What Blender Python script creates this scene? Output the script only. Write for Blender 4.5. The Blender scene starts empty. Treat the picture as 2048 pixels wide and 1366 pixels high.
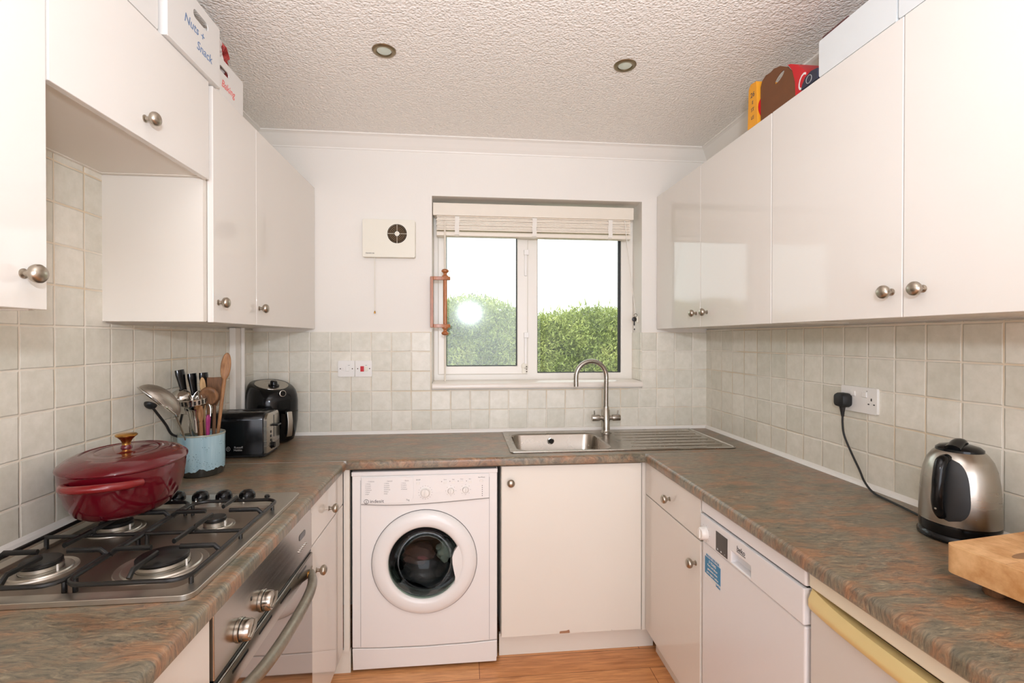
import bpy, bmesh, math, random
import numpy as np
from mathutils import Vector, Matrix
PI = math.pi
random.seed(7)
S = bpy.context.scene
COL = S.collection
OFF = {}

# ------------------------------------------------------------------ room dimensions (metres)
W = 2.454; H = 2.46; YR = -5.6
XL, XR = 0.312, 2.157          # fronts of the wall cabinets
ZB, ZT = 1.455, 2.187          # wall cabinets bottom / top
LF, RF = 0.588, 1.890          # fronts of the base units
WL, WR = 0.605, 1.872          # worktop front edges
WB = -0.573                    # back worktop front edge
ZC = 0.90

# ------------------------------------------------------------------ materials
def lin(c):
    return tuple((v/255/12.92 if v/255 <= 0.04045 else ((v/255+0.055)/1.055)**2.4) for v in c) + (1,)

def newmat(name):
    m = bpy.data.materials.new(name); m.use_nodes = True
    nt = m.node_tree; b = nt.nodes['Principled BSDF']
    return m, nt, b

def node(nt, t, **kw):
    n = nt.nodes.new(t)
    for k, v in kw.items():
        if k.startswith('i_'):
            key = k[2:]
            n.inputs[int(key) if key.isdigit() else key.replace('_', ' ')].default_value = v
        else: setattr(n, k, v)
    return n

def coords(nt, scale=(1, 1, 1), rot=(0, 0, 0)):
    tc = node(nt, 'ShaderNodeTexCoord'); mp = node(nt, 'ShaderNodeMapping')
    mp.inputs['Scale'].default_value = scale; mp.inputs['Rotation'].default_value = rot
    nt.links.new(tc.outputs['Object'], mp.inputs['Vector'])
    return mp.outputs['Vector']

def add_bump(nt, b, height, strength=.2, dist=.002):
    bp = node(nt, 'ShaderNodeBump'); bp.inputs['Strength'].default_value = strength; bp.inputs['Distance'].default_value = dist
    nt.links.new(height, bp.inputs['Height']); nt.links.new(bp.outputs['Normal'], b.inputs['Normal'])
    return bp

def simple(name, c, rough=.5, metal=0, vary=.04, scale=20, bump=0, bscale=200, coat=0, spec=.5, stretch=(1, 1, 1), emit=None, aniso=0, rvar=0):
    m, nt, b = newmat(name)
    c = lin(c) if max(c) > 1.001 else tuple(c)+(1,)
    v = coords(nt, stretch)
    nz = node(nt, 'ShaderNodeTexNoise', i_Scale=scale, i_Detail=4.0); nt.links.new(v, nz.inputs['Vector'])
    mx = node(nt, 'ShaderNodeMix', data_type='RGBA'); 
    mx.inputs[6].default_value = tuple(x*(1-vary) for x in c[:3])+(1,); mx.inputs[7].default_value = tuple(min(1, x*(1+vary)) for x in c[:3])+(1,)
    nt.links.new(nz.outputs['Fac'], mx.inputs[0]); nt.links.new(mx.outputs[2], b.inputs['Base Color'])
    b.inputs['Roughness'].default_value = rough; b.inputs['Metallic'].default_value = metal
    b.inputs['Coat Weight'].default_value = coat; b.inputs['Specular IOR Level'].default_value = spec
    if aniso: b.inputs['Anisotropic'].default_value = aniso
    if rvar:
        mr = node(nt, 'ShaderNodeMapRange'); mr.inputs[3].default_value = max(0, rough-rvar); mr.inputs[4].default_value = rough+rvar
        nt.links.new(nz.outputs['Fac'], mr.inputs[0]); nt.links.new(mr.outputs[0], b.inputs['Roughness'])
    if bump:
        n2 = node(nt, 'ShaderNodeTexNoise', i_Scale=bscale, i_Detail=3.0); nt.links.new(v, n2.inputs['Vector'])
        add_bump(nt, b, n2.outputs['Fac'], bump, .002)
    if emit:
        b.inputs['Emission Color'].default_value = c; b.inputs['Emission Strength'].default_value = emit
    return m

def math_(nt, op, a, b=None, c=None):
    n = node(nt, 'ShaderNodeMath', operation=op)
    for i, x in enumerate((a, b, c)):
        if x is None: continue
        if isinstance(x, (int, float)): n.inputs[i].default_value = x
        else: nt.links.new(x, n.inputs[i])
    return n.outputs[0]

def ramp(nt, fac, stops):
    r = node(nt, 'ShaderNodeValToRGB'); e = r.color_ramp.elements
    e[0].position, e[0].color = stops[0][0], stops[0][1]; e[1].position, e[1].color = stops[-1][0], stops[-1][1]
    for p, c in stops[1:-1]:
        x = e.new(p); x.color = c
    nt.links.new(fac, r.inputs['Fac']); return r.outputs['Color']

def tile_mat(name, axis, u0, pu, v0, pv):
    m, nt, b = newmat(name)
    tc = node(nt, 'ShaderNodeTexCoord'); sp = node(nt, 'ShaderNodeSeparateXYZ'); nt.links.new(tc.outputs['Object'], sp.inputs[0])
    # slight wobble of the joints
    wob = node(nt, 'ShaderNodeTexNoise', i_Scale=9.0, i_Detail=2.0); nt.links.new(tc.outputs['Object'], wob.inputs['Vector'])
    w = math_(nt, 'MULTIPLY', math_(nt, 'SUBTRACT', wob.outputs['Fac'], .5), .035)
    u = math_(nt, 'ADD', math_(nt, 'DIVIDE', math_(nt, 'SUBTRACT', sp.outputs[axis], u0), pu), w)
    v = math_(nt, 'ADD', math_(nt, 'DIVIDE', math_(nt, 'SUBTRACT', sp.outputs['Z'], v0), pv), w)
    fu = math_(nt, 'FRACT', u); fv = math_(nt, 'FRACT', v)
    du = math_(nt, 'MINIMUM', fu, math_(nt, 'SUBTRACT', 1.0, fu)); dv = math_(nt, 'MINIMUM', fv, math_(nt, 'SUBTRACT', 1.0, fv))
    d = math_(nt, 'MINIMUM', du, dv)
    mr = node(nt, 'ShaderNodeMapRange', interpolation_type='SMOOTHSTEP'); mr.inputs[1].default_value = .014; mr.inputs[2].default_value = .026
    nt.links.new(d, mr.inputs[0])
    cb = node(nt, 'ShaderNodeCombineXYZ'); nt.links.new(math_(nt, 'FLOOR', u), cb.inputs[0]); nt.links.new(math_(nt, 'FLOOR', v), cb.inputs[1])
    wn = node(nt, 'ShaderNodeTexWhiteNoise'); nt.links.new(cb.outputs[0], wn.inputs['Vector'])
    nz = node(nt, 'ShaderNodeTexNoise', i_Scale=26.0, i_Detail=6.0, i_Roughness=.65); 
    va = node(nt, 'ShaderNodeVectorMath', operation='ADD'); nt.links.new(tc.outputs['Object'], va.inputs[0]); nt.links.new(wn.outputs['Color'], va.inputs[1])
    nt.links.new(va.outputs[0], nz.inputs['Vector'])
    tone = ramp(nt, wn.outputs['Value'], [(0, lin((219, 214, 200))), (.4, lin((225, 220, 207))), (.75, lin((230, 224, 211))), (1, lin((234, 228, 215)))])
    mott = ramp(nt, nz.outputs['Fac'], [(.3, lin((238, 238, 234))), (.7, (1, 1, 1, 1))])
    mul = node(nt, 'ShaderNodeMix', data_type='RGBA', blend_type='MULTIPLY'); mul.inputs[0].default_value = 1
    nt.links.new(tone, mul.inputs[6]); nt.links.new(mott, mul.inputs[7])
    g = node(nt, 'ShaderNodeTexNoise', i_Scale=4.0, i_Detail=2.0); nt.links.new(tc.outputs['Object'], g.inputs['Vector'])
    grout = ramp(nt, g.outputs['Fac'], [(.35, lin((218, 200, 172))), (.6, lin((234, 227, 214)))])
    mx = node(nt, 'ShaderNodeMix', data_type='RGBA'); nt.links.new(mr.outputs[0], mx.inputs[0])
    nt.links.new(grout, mx.inputs[6]); nt.links.new(mul.outputs[2], mx.inputs[7]); nt.links.new(mx.outputs[2], b.inputs['Base Color'])
    ro = node(nt, 'ShaderNodeMapRange'); ro.inputs[3].default_value = .8; ro.inputs[4].default_value = .33; nt.links.new(mr.outputs[0], ro.inputs[0])
    nt.links.new(ro.outputs[0], b.inputs['Roughness'])
    edge = node(nt, 'ShaderNodeMapRange', interpolation_type='SMOOTHERSTEP'); edge.inputs[1].default_value = .012; edge.inputs[2].default_value = .05
    nt.links.new(d, edge.inputs[0])
    hgt = math_(nt, 'ADD', edge.outputs[0], math_(nt, 'MULTIPLY', nz.outputs['Fac'], .25))
    add_bump(nt, b, hgt, .7, .0025)
    return m

def worktop_mat():
    m, nt, b = newmat('laminate_slate')
    v = coords(nt, (1.0, 2.4, 1.0), (0, 0, math.radians(16)))
    n0 = node(nt, 'ShaderNodeTexNoise', i_Scale=7.0, i_Detail=3.0); nt.links.new(v, n0.inputs['Vector'])
    vm = node(nt, 'ShaderNodeVectorMath', operation='SCALE'); vm.inputs['Scale'].default_value = .12; nt.links.new(n0.outputs['Color'], vm.inputs[0])
    va = node(nt, 'ShaderNodeVectorMath', operation='ADD'); nt.links.new(v, va.inputs[0]); nt.links.new(vm.outputs[0], va.inputs[1])
    big = node(nt, 'ShaderNodeTexNoise', i_Scale=8.5, i_Detail=8.0, i_Roughness=.68); nt.links.new(va.outputs[0], big.inputs['Vector'])
    fine = node(nt, 'ShaderNodeTexNoise', i_Scale=30.0, i_Detail=9.0, i_Roughness=.75, i_Distortion=.8)
    sc = node(nt, 'ShaderNodeMapping'); sc.inputs['Scale'].default_value = (1, 2.2, 1); nt.links.new(va.outputs[0], sc.inputs['Vector']); nt.links.new(sc.outputs[0], fine.inputs['Vector'])
    f1 = ramp(nt, fine.outputs['Fac'], [(.30, lin((66, 62, 56))), (.45, lin((110, 103, 88))), (.58, lin((138, 126, 105))), (.74, lin((180, 166, 138)))])
    f2 = ramp(nt, fine.outputs['Fac'], [(.30, lin((88, 68, 56))), (.48, lin((146, 108, 80))), (.62, lin((174, 126, 90))), (.76, lin((190, 162, 130)))])
    mask = node(nt, 'ShaderNodeMapRange', interpolation_type='SMOOTHSTEP'); mask.inputs[1].default_value = .42; mask.inputs[2].default_value = .66
    mask.inputs[4].default_value = .95
    nt.links.new(big.outputs['Fac'], mask.inputs[0])
    mx = node(nt, 'ShaderNodeMix', data_type='RGBA'); nt.links.new(mask.outputs[0], mx.inputs[0]); nt.links.new(f1, mx.inputs[6]); nt.links.new(f2, mx.inputs[7])
    # darker grey green clouds
    c2 = node(nt, 'ShaderNodeTexNoise', i_Scale=4.0, i_Detail=4.0); nt.links.new(vm.outputs[0], c2.inputs['Vector'])
    vb = node(nt, 'ShaderNodeVectorMath', operation='ADD'); vb.inputs[1].default_value = (3.1, 8.2, 1.7); nt.links.new(va.outputs[0], vb.inputs[0]); nt.links.new(vb.outputs[0], c2.inputs['Vector'])
    mk = node(nt, 'ShaderNodeMapRange', interpolation_type='SMOOTHSTEP'); mk.inputs[1].default_value = .5; mk.inputs[2].default_value = .72; mk.inputs[4].default_value = .6
    nt.links.new(c2.outputs['Fac'], mk.inputs[0])
    m2 = node(nt, 'ShaderNodeMix', data_type='RGBA', blend_type='MULTIPLY'); nt.links.new(mk.outputs[0], m2.inputs[0]); nt.links.new(mx.outputs[2], m2.inputs[6]); m2.inputs[7].default_value = lin((172, 184, 178))
    nt.links.new(m2.outputs[2], b.inputs['Base Color'])
    b.inputs['Roughness'].default_value = .3
    add_bump(nt, b, fine.outputs['Fac'], .12, .001)
    return m

def floor_mat():
    m, nt, b = newmat('oak_laminate')
    v = coords(nt)
    br = node(nt, 'ShaderNodeTexBrick', offset=.37, i_Scale=1.0, i_Mortar_Size=.0012, i_Brick_Width=1.15, i_Row_Height=.125, i_Bias=0.0)
    br.inputs['Color1'].default_value = lin((226, 160, 104)); br.inputs['Color2'].default_value = lin((236, 176, 120)); br.inputs['Mortar'].default_value = lin((120, 66, 38))
    nt.links.new(v, br.inputs['Vector'])
    g = coords(nt, (1.6, 22, 1)); nz = node(nt, 'ShaderNodeTexNoise', i_Scale=4.0, i_Detail=8.0, i_Roughness=.65, i_Distortion=.6); nt.links.new(g, nz.inputs['Vector'])
    gr = ramp(nt, nz.outputs['Fac'], [(.3, lin((205, 190, 178))), (.65, (1, 1, 1, 1))])
    mu = node(nt, 'ShaderNodeMix', data_type='RGBA', blend_type='MULTIPLY'); mu.inputs[0].default_value = 1; nt.links.new(br.outputs['Color'], mu.inputs[6]); nt.links.new(gr, mu.inputs[7])
    nt.links.new(mu.outputs[2], b.inputs['Base Color']); b.inputs['Roughness'].default_value = .32
    return m

def ceiling_mat():
    m, nt, b = newmat('stippled_ceiling')
    v = coords(nt)
    vo = node(nt, 'ShaderNodeTexVoronoi', feature='SMOOTH_F1', i_Scale=125.0, i_Smoothness=.6); 
    nd = node(nt, 'ShaderNodeTexNoise', i_Scale=55.0, i_Detail=3.0); nt.links.new(v, nd.inputs['Vector'])
    vm = node(nt, 'ShaderNodeVectorMath', operation='SCALE'); vm.inputs['Scale'].default_value = .007; nt.links.new(nd.outputs['Color'], vm.inputs[0])
    va = node(nt, 'ShaderNodeVectorMath', operation='ADD'); nt.links.new(v, va.inputs[0]); nt.links.new(vm.outputs[0], va.inputs[1]); nt.links.new(va.outputs[0], vo.inputs['Vector'])
    h = math_(nt, 'ADD', math_(nt, 'SUBTRACT', 1.0, vo.outputs['Distance']), math_(nt, 'MULTIPLY', nd.outputs['Fac'], .8))
    add_bump(nt, b, h, .85, .0045)
    b.inputs['Base Color'].default_value = lin((242, 236, 228)); b.inputs['Roughness'].default_value = .34
    return m

def wood_mat(name, c1, c2, stretch=(8, 8, 1), rough=.45, scale=6):
    m, nt, b = newmat(name)
    v = coords(nt, stretch); nz = node(nt, 'ShaderNodeTexNoise', i_Scale=float(scale), i_Detail=7.0, i_Roughness=.6, i_Distortion=1.0); nt.links.new(v, nz.inputs['Vector'])
    c = ramp(nt, nz.outputs['Fac'], [(.3, lin(c1)), (.7, lin(c2))]); nt.links.new(c, b.inputs['Base Color']); b.inputs['Roughness'].default_value = rough
    add_bump(nt, b, nz.outputs['Fac'], .1, .001)
    return m

def board_mat():
    m, nt, b = newmat('chopping_block_wood')
    v = coords(nt)
    br = node(nt, 'ShaderNodeTexBrick', offset=.4, i_Scale=1.0, i_Mortar_Size=.0004, i_Brick_Width=.30, i_Row_Height=.038, i_Bias=0.0)
    br.inputs['Color1'].default_value = lin((222, 172, 118)); br.inputs['Color2'].default_value = lin((234, 190, 138)); br.inputs['Mortar'].default_value = lin((178, 122, 72))
    rt = node(nt, 'ShaderNodeMapping'); rt.inputs['Rotation'].default_value = (0, 0, PI/2); nt.links.new(v, rt.inputs['Vector']); nt.links.new(rt.outputs[0], br.inputs['Vector'])
    nz = node(nt, 'ShaderNodeTexNoise', i_Scale=14.0, i_Detail=7.0, i_Roughness=.65); nt.links.new(v, nz.inputs['Vector'])
    gr = ramp(nt, nz.outputs['Fac'], [(.35, lin((214, 190, 160))), (.62, (1, 1, 1, 1))])
    mu = node(nt, 'ShaderNodeMix', data_type='RGBA', blend_type='MULTIPLY'); mu.inputs[0].default_value = 1; nt.links.new(br.outputs['Color'], mu.inputs[6]); nt.links.new(gr, mu.inputs[7])
    nt.links.new(mu.outputs[2], b.inputs['Base Color']); b.inputs['Roughness'].default_value = .5
    return m

def glass_mat(name, tint=(1, 1, 1), gloss=.0, rough=.0, fres=1.45, haze=0.0, refl=1.0):
    m, nt, b = newmat(name); nt.nodes.remove(b)
    out = [n for n in nt.nodes if n.type == 'OUTPUT_MATERIAL'][0]
    tr = node(nt, 'ShaderNodeBsdfTransparent'); tr.inputs['Color'].default_value = tuple(tint)+(1,)
    gl = node(nt, 'ShaderNodeBsdfGlossy'); gl.inputs['Roughness'].default_value = rough
    fr = node(nt, 'ShaderNodeFresnel', i_IOR=fres)
    f = math_(nt, 'ADD', math_(nt, 'MULTIPLY', fr.outputs[0], refl), gloss)
    mx = node(nt, 'ShaderNodeMixShader'); nt.links.new(f, mx.inputs[0]); nt.links.new(tr.outputs[0], mx.inputs[1]); nt.links.new(gl.outputs[0], mx.inputs[2])
    last = mx
    if haze:
        df = node(nt, 'ShaderNodeBsdfTranslucent'); df.inputs['Color'].default_value = (.97, .98, .96, 1)
        v = coords(nt); nz = node(nt, 'ShaderNodeTexNoise', i_Scale=5.0, i_Detail=5.0); nt.links.new(v, nz.inputs['Vector'])
        hz = math_(nt, 'MULTIPLY', nz.outputs['Fac'], haze)
        m2 = node(nt, 'ShaderNodeMixShader'); nt.links.new(hz, m2.inputs[0]); nt.links.new(mx.outputs[0], m2.inputs[1]); nt.links.new(df.outputs[0], m2.inputs[2]); last = m2
    nt.links.new(last.outputs[0], out.inputs['Surface'])
    return m

def crock_mat():
    m, nt, b = newmat('speckled_blue_glaze')
    tc = node(nt, 'ShaderNodeTexCoord'); sp = node(nt, 'ShaderNodeSeparateXYZ'); nt.links.new(tc.outputs['Object'], sp.inputs[0])
    # wavy lower edge of the glaze
    flat = node(nt, 'ShaderNodeMapping'); flat.inputs['Scale'].default_value = (1, 1, .1); nt.links.new(tc.outputs['Object'], flat.inputs['Vector'])
    nz = node(nt, 'ShaderNodeTexNoise', i_Scale=38.0, i_Detail=1.5); nt.links.new(flat.outputs[0], nz.inputs['Vector'])
    lim = math_(nt, 'ADD', math_(nt, 'MULTIPLY', nz.outputs['Fac'], .036), .006)
    gl = math_(nt, 'GREATER_THAN', sp.outputs['Z'], lim)
    n2 = node(nt, 'ShaderNodeTexNoise', i_Scale=30.0, i_Detail=5.0); nt.links.new(flat.outputs[0], n2.inputs['Vector'])
    blue = ramp(nt, n2.outputs['Fac'], [(.35, lin((144, 178, 192))), (.55, lin((168, 198, 208))), (.7, lin((190, 214, 219)))])
    vo = node(nt, 'ShaderNodeTexVoronoi', i_Scale=170.0); nt.links.new(tc.outputs['Object'], vo.inputs['Vector'])
    n3 = node(nt, 'ShaderNodeTexNoise', i_Scale=22.0); nt.links.new(tc.outputs['Object'], n3.inputs['Vector'])
    s = math_(nt, 'MULTIPLY', math_(nt, 'LESS_THAN', vo.outputs['Distance'], .26), math_(nt, 'GREATER_THAN', n3.outputs['Fac'], .53))
    m1 = node(nt, 'ShaderNodeMix', data_type='RGBA'); nt.links.new(math_(nt, 'MULTIPLY', s, .6), m1.inputs[0]); nt.links.new(blue, m1.inputs[6]); m1.inputs[7].default_value = lin((62, 78, 92))
    rim = math_(nt, 'GREATER_THAN', sp.outputs['Z'], .147)
    m3 = node(nt, 'ShaderNodeMix', data_type='RGBA'); nt.links.new(math_(nt, 'MULTIPLY', rim, .8), m3.inputs[0]); nt.links.new(m1.outputs[2], m3.inputs[6]); m3.inputs[7].default_value = lin((146, 140, 116))
    m2 = node(nt, 'ShaderNodeMix', data_type='RGBA'); nt.links.new(gl, m2.inputs[0]); m2.inputs[6].default_value = lin((52, 50, 44)); nt.links.new(m3.outputs[2], m2.inputs[7])
    nt.links.new(m2.outputs[2], b.inputs['Base Color']); b.inputs['Roughness'].default_value = .22
    return m

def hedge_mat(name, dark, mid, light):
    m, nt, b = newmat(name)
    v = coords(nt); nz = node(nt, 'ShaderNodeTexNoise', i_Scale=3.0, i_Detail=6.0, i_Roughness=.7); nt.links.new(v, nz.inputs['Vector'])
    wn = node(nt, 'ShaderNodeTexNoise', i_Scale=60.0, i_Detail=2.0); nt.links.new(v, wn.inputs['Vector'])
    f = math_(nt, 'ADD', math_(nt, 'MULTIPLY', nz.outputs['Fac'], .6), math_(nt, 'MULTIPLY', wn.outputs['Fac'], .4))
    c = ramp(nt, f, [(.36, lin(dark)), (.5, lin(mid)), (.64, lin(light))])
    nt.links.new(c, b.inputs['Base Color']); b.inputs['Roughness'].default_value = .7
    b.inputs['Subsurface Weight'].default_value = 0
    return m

M = {}
M['paint'] = simple('wall_paint', (228, 222, 213), .6, vary=.015, scale=3, bump=.12, bscale=140)
M['ceil'] = ceiling_mat()
M['coving'] = simple('coving_paint', (232, 226, 217), .5, vary=.015, scale=4)
M['tile_back'] = tile_mat('tiles_back', 'X', .286, .104, 1.438, .1046)
M['tile_left'] = tile_mat('tiles_left', 'Y', -1.112, .1025, 1.435, .110)
M['tile_right'] = tile_mat('tiles_right', 'Y', -.995, .1035, 1.447, .108)
M['worktop'] = worktop_mat()
M['floor'] = floor_mat()
M['gloss'] = simple('gloss_white_laminate', (226, 220, 212), .07, vary=.01, scale=2, spec=.35)
M['satin'] = simple('cream_laminate', (231, 225, 214), .28, vary=.012, scale=3, spec=.4)
M['carcass'] = simple('white_melamine', (224, 217, 206), .4, vary=.01, scale=3)
M['chip'] = simple('bare_chipboard', (172, 128, 98), .9, vary=.2, scale=300)
M['nickel'] = simple('satin_nickel', (176, 166, 152), .28, 1, vary=.05, scale=60)
M['chrome'] = simple('chrome', (205, 203, 198), .08, 1, vary=.02)
M['brushed'] = simple('brushed_steel', (178, 172, 163), .27, 1, vary=.03, scale=8, stretch=(1, 1, 6), rvar=.02)
M['hobsteel'] = simple('hob_steel', (204, 198, 188), .36, 1, vary=.03, scale=8, stretch=(8, 1, 1), rvar=.04)
M['hobpan'] = simple('hob_pan_steel', (158, 146, 134), .42, 1, vary=.12, scale=6, rvar=.05)
M['sinksteel'] = simple('sink_steel', (168, 160, 150), .26, 1, vary=.08, scale=14, rvar=.08)
M['ovensteel'] = simple('oven_steel', (176, 168, 158), .2, 1, vary=.06, scale=5, stretch=(1, 1, 25), rvar=.05)
M['mirror_glass'] = simple('oven_door_glass', (158, 148, 140), .04, .85, vary=.02, scale=3)
M['iron'] = simple('black_enamel', (20, 19, 18), .35, vary=.1, scale=80)
M['black'] = simple('black_plastic', (12, 12, 13), .14, vary=.1, scale=40, spec=.32)
M['blackmat'] = simple('black_matt_plastic', (26, 25, 25), .5, vary=.1, scale=40)
M['rubber'] = simple('black_rubber', (18, 18, 18), .6)
M['alu'] = simple('cast_aluminium', (196, 192, 184), .35, 1, vary=.05)
M['joint'] = simple('aluminium_joint', (190, 186, 178), .35, .8, vary=.05)
M['white_enamel'] = simple('white_enamel', (234, 231, 228), .18, vary=.008, scale=3)
M['white_cool'] = simple('white_appliance', (228, 227, 228), .22, vary=.008, scale=3)
M['white_plastic'] = simple('white_plastic', (232, 228, 222), .3, vary=.01)
M['upvc'] = simple('white_upvc', (230, 224, 214), .28, vary=.015, scale=6)
M['sill'] = simple('sill_gloss_paint', (228, 219, 208), .25, vary=.02, scale=8)
M['cream_plastic'] = simple('cream_plastic', (226, 220, 204), .4, vary=.01)
M['blind'] = simple('cream_blind', (226, 216, 200), .4, vary=.02)
M['slat'] = simple('blind_slats', (240, 228, 210), .45, vary=.03)
M['tape'] = simple('ladder_tape', (228, 222, 212), .8, vary=.05, scale=400, bump=.3, bscale=600)
M['pine'] = wood_mat('varnished_pine', (146, 82, 40), (184, 114, 64), (12, 12, 2), .3)
M['utwood'] = wood_mat('utensil_wood', (128, 86, 54), (176, 128, 84), (20, 20, 3), .55)
M['utwood2'] = wood_mat('dark_utensil_wood', (92, 62, 40), (138, 96, 62), (20, 20, 3), .55)
M['palewood'] = wood_mat('pale_utensil_wood', (176, 136, 92), (208, 170, 122), (20, 20, 3), .55)
M['board'] = board_mat()
M['boardend'] = simple('oval_end_grain_mark', (150, 112, 78), .6, vary=.15, scale=120)
M['enamel_red'] = simple('burgundy_enamel', (92, 8, 21), .12, vary=.08, scale=3, coat=.3)
M['enamel_orange'] = simple('burgundy_enamel_handle', (124, 24, 26), .18, vary=.1, scale=5, coat=.3)
M['brass'] = simple('brushed_brass', (196, 148, 78), .25, 1, vary=.08)
M['crock'] = crock_mat()
M['crock_in'] = simple('crock_inside', (96, 110, 108), .4)
M['pink'] = simple('magenta_plastic', (150, 44, 104), .3)
M['red'] = simple('red_switch', (196, 20, 34), .3)
M['clearbin'] = simple('white_bin_plastic', (222, 218, 212), .35, vary=.01)
M['coolbin'] = simple('pale_bin_plastic', (218, 221, 220), .35, vary=.01)
M['ink_blue'] = simple('blue_marker', (112, 134, 168), .7)
M['ink_red'] = simple('red_marker', (222, 112, 106), .7)
M['ink'] = simple('grey_print', (70, 70, 72), .6)
M['inklight'] = simple('light_grey_print', (150, 148, 146), .6)
M['white_print'] = simple('white_print', (226, 224, 220), .6)
M['orange_card'] = simple('orange_card', (232, 158, 36), .5, vary=.08, scale=12)
M['red_card'] = simple('red_card', (198, 18, 30), .4, vary=.05, scale=12)
M['kraft'] = simple('brown_card', (112, 70, 40), .8, vary=.08, scale=25)
M['navy'] = simple('navy_pack', (40, 44, 62), .4, vary=.1)
M['foil'] = simple('red_and_white_packet', (168, 62, 58), .3, vary=.75, scale=45)
M['foilw'] = simple('white_packet', (208, 196, 190), .3, vary=.1, scale=30)
M['sticker'] = simple('blue_sticker', (36, 126, 172), .4, vary=.03)
M['sticker_w'] = simple('white_sticker', (224, 224, 224), .4)
M['panelglass'] = simple('dark_display', (48, 42, 38), .15)
M['gold'] = simple('gold_anodised_trim', (228, 206, 146), .35, .15, vary=.05, scale=6)
M['fridge'] = simple('fridge_cream', (226, 219, 198), .35, vary=.01)
M['fridge_door'] = simple('fridge_door', (212, 208, 202), .3, vary=.015)
M['drum'] = simple('drum_steel', (60, 60, 60), .35, .8, vary=.2, scale=30)
M['gasket'] = simple('grey_gasket', (96, 100, 98), .5)
M['cloth_dark'] = simple('dark_laundry', (48, 40, 46), .9, vary=.3, scale=40, bump=.5, bscale=60)
M['cloth_brown'] = simple('brown_laundry', (92, 58, 56), .9, vary=.3, scale=40, bump=.5, bscale=60)
M['cloth_white'] = simple('grey_laundry', (150, 146, 142), .9, vary=.2, scale=40, bump=.5, bscale=60)
M['glass_left'] = glass_mat('window_glass_misted', (.93, .97, .95), .02, .09, 1.5, .13, .4)
M['glass_right'] = glass_mat('window_glass', (.95, .98, .96), .0, .0, 1.45, .05, .4)
M['glass_door'] = glass_mat('porthole_glass', (.60, .70, .64), .01, .03, 1.45, 0, .25)
M['gasketblack'] = simple('window_gasket', (44, 46, 46), .6)
M['lamp_glass'] = simple('lamp_glass', (206, 214, 200), .15, vary=.02)
M['bezel'] = simple('antique_brass_bezel', (142, 126, 100), .3, .9, vary=.08)
M['grille'] = simple('brown_grille', (118, 96, 68), .6)
M['grille_dark'] = simple('fan_opening', (40, 32, 26), .9)
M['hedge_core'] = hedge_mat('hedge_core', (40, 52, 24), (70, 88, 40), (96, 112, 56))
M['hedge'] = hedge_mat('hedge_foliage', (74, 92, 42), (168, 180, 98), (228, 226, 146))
M['grass'] = simple('lawn', (88, 110, 54), .9, vary=.3, scale=30)
M['brass_old'] = simple('tarnished_metal', (92, 82, 72), .4, .8, vary=.2)
M['keysteel'] = simple('key_fob_dark', (40, 36, 36), .35, .3)
M['oldhandle'] = simple('worn_oven_handle', (150, 142, 128), .42, .8, vary=.3, scale=60, bump=.2, bscale=160)
M['cable'] = simple('black_cable', (22, 22, 22), .5)

# ------------------------------------------------------------------ mesh helpers
def B(): return bmesh.new()

def box(bm, x0, x1, y0, y1, z0, z1):
    r = bmesh.ops.create_cube(bm, size=1)
    for v in r['verts']:
        v.co = Vector(((x0+x1)/2+v.co.x*(x1-x0), (y0+y1)/2+v.co.y*(y1-y0), (z0+z1)/2+v.co.z*(z1-z0)))
    return r['verts']

def frame_from(axis):
    a = Vector(axis).normalized()
    t = Vector((0, 0, 1)) if abs(a.z) < .9 else Vector((1, 0, 0))
    u = t.cross(a).normalized(); v = a.cross(u).normalized()
    return a, u, v

def lathe(bm, prof, c=(0, 0, 0), axis=(0, 0, 1), n=32, sx=1, sy=1, cap=True):
    """prof: list of (radius, height along the axis)"""
    a, u, v = frame_from(axis) if tuple(axis) != (0, 0, 1) else (Vector((0, 0, 1)), Vector((1, 0, 0)), Vector((0, 1, 0)))
    c = Vector(c); rings = []
    for r, h in prof:
        if r < 1e-6: rings.append([bm.verts.new(c+a*h)])
        else: rings.append([bm.verts.new(c+a*h+u*(r*sx*math.cos(2*PI*i/n))+v*(r*sy*math.sin(2*PI*i/n))) for i in range(n)])
    for p, q in zip(rings, rings[1:]):
        for i in range(n):
            j = (i+1) % n
            if len(p) == 1 and len(q) == 1: continue
            if len(p) == 1: bm.faces.new((p[0], q[i], q[j]))
            elif len(q) == 1: bm.faces.new((p[i], p[j], q[0]))
            else: bm.faces.new((p[i], p[j], q[j], q[i]))
    if cap:
        if len(rings[0]) > 1: bm.faces.new(list(reversed(rings[0])))
        if len(rings[-1]) > 1: bm.faces.new(rings[-1])
    return bm

def smooth_path(pts, k=6):
    if len(pts) < 3: return [Vector(p) for p in pts]
    P = [Vector(p) for p in pts]; P = [P[0]*2-P[1]]+P+[P[-1]*2-P[-2]]; out = []
    for i in range(1, len(P)-2):
        p0, p1, p2, p3 = P[i-1:i+3]
        for s in range(k):
            t = s/k
            out.append(.5*((2*p1)+(-p0+p2)*t+(2*p0-5*p1+4*p2-p3)*t*t+(-p0+3*p1-3*p2+p3)*t**3))
    out.append(P[-2]); return out

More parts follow.
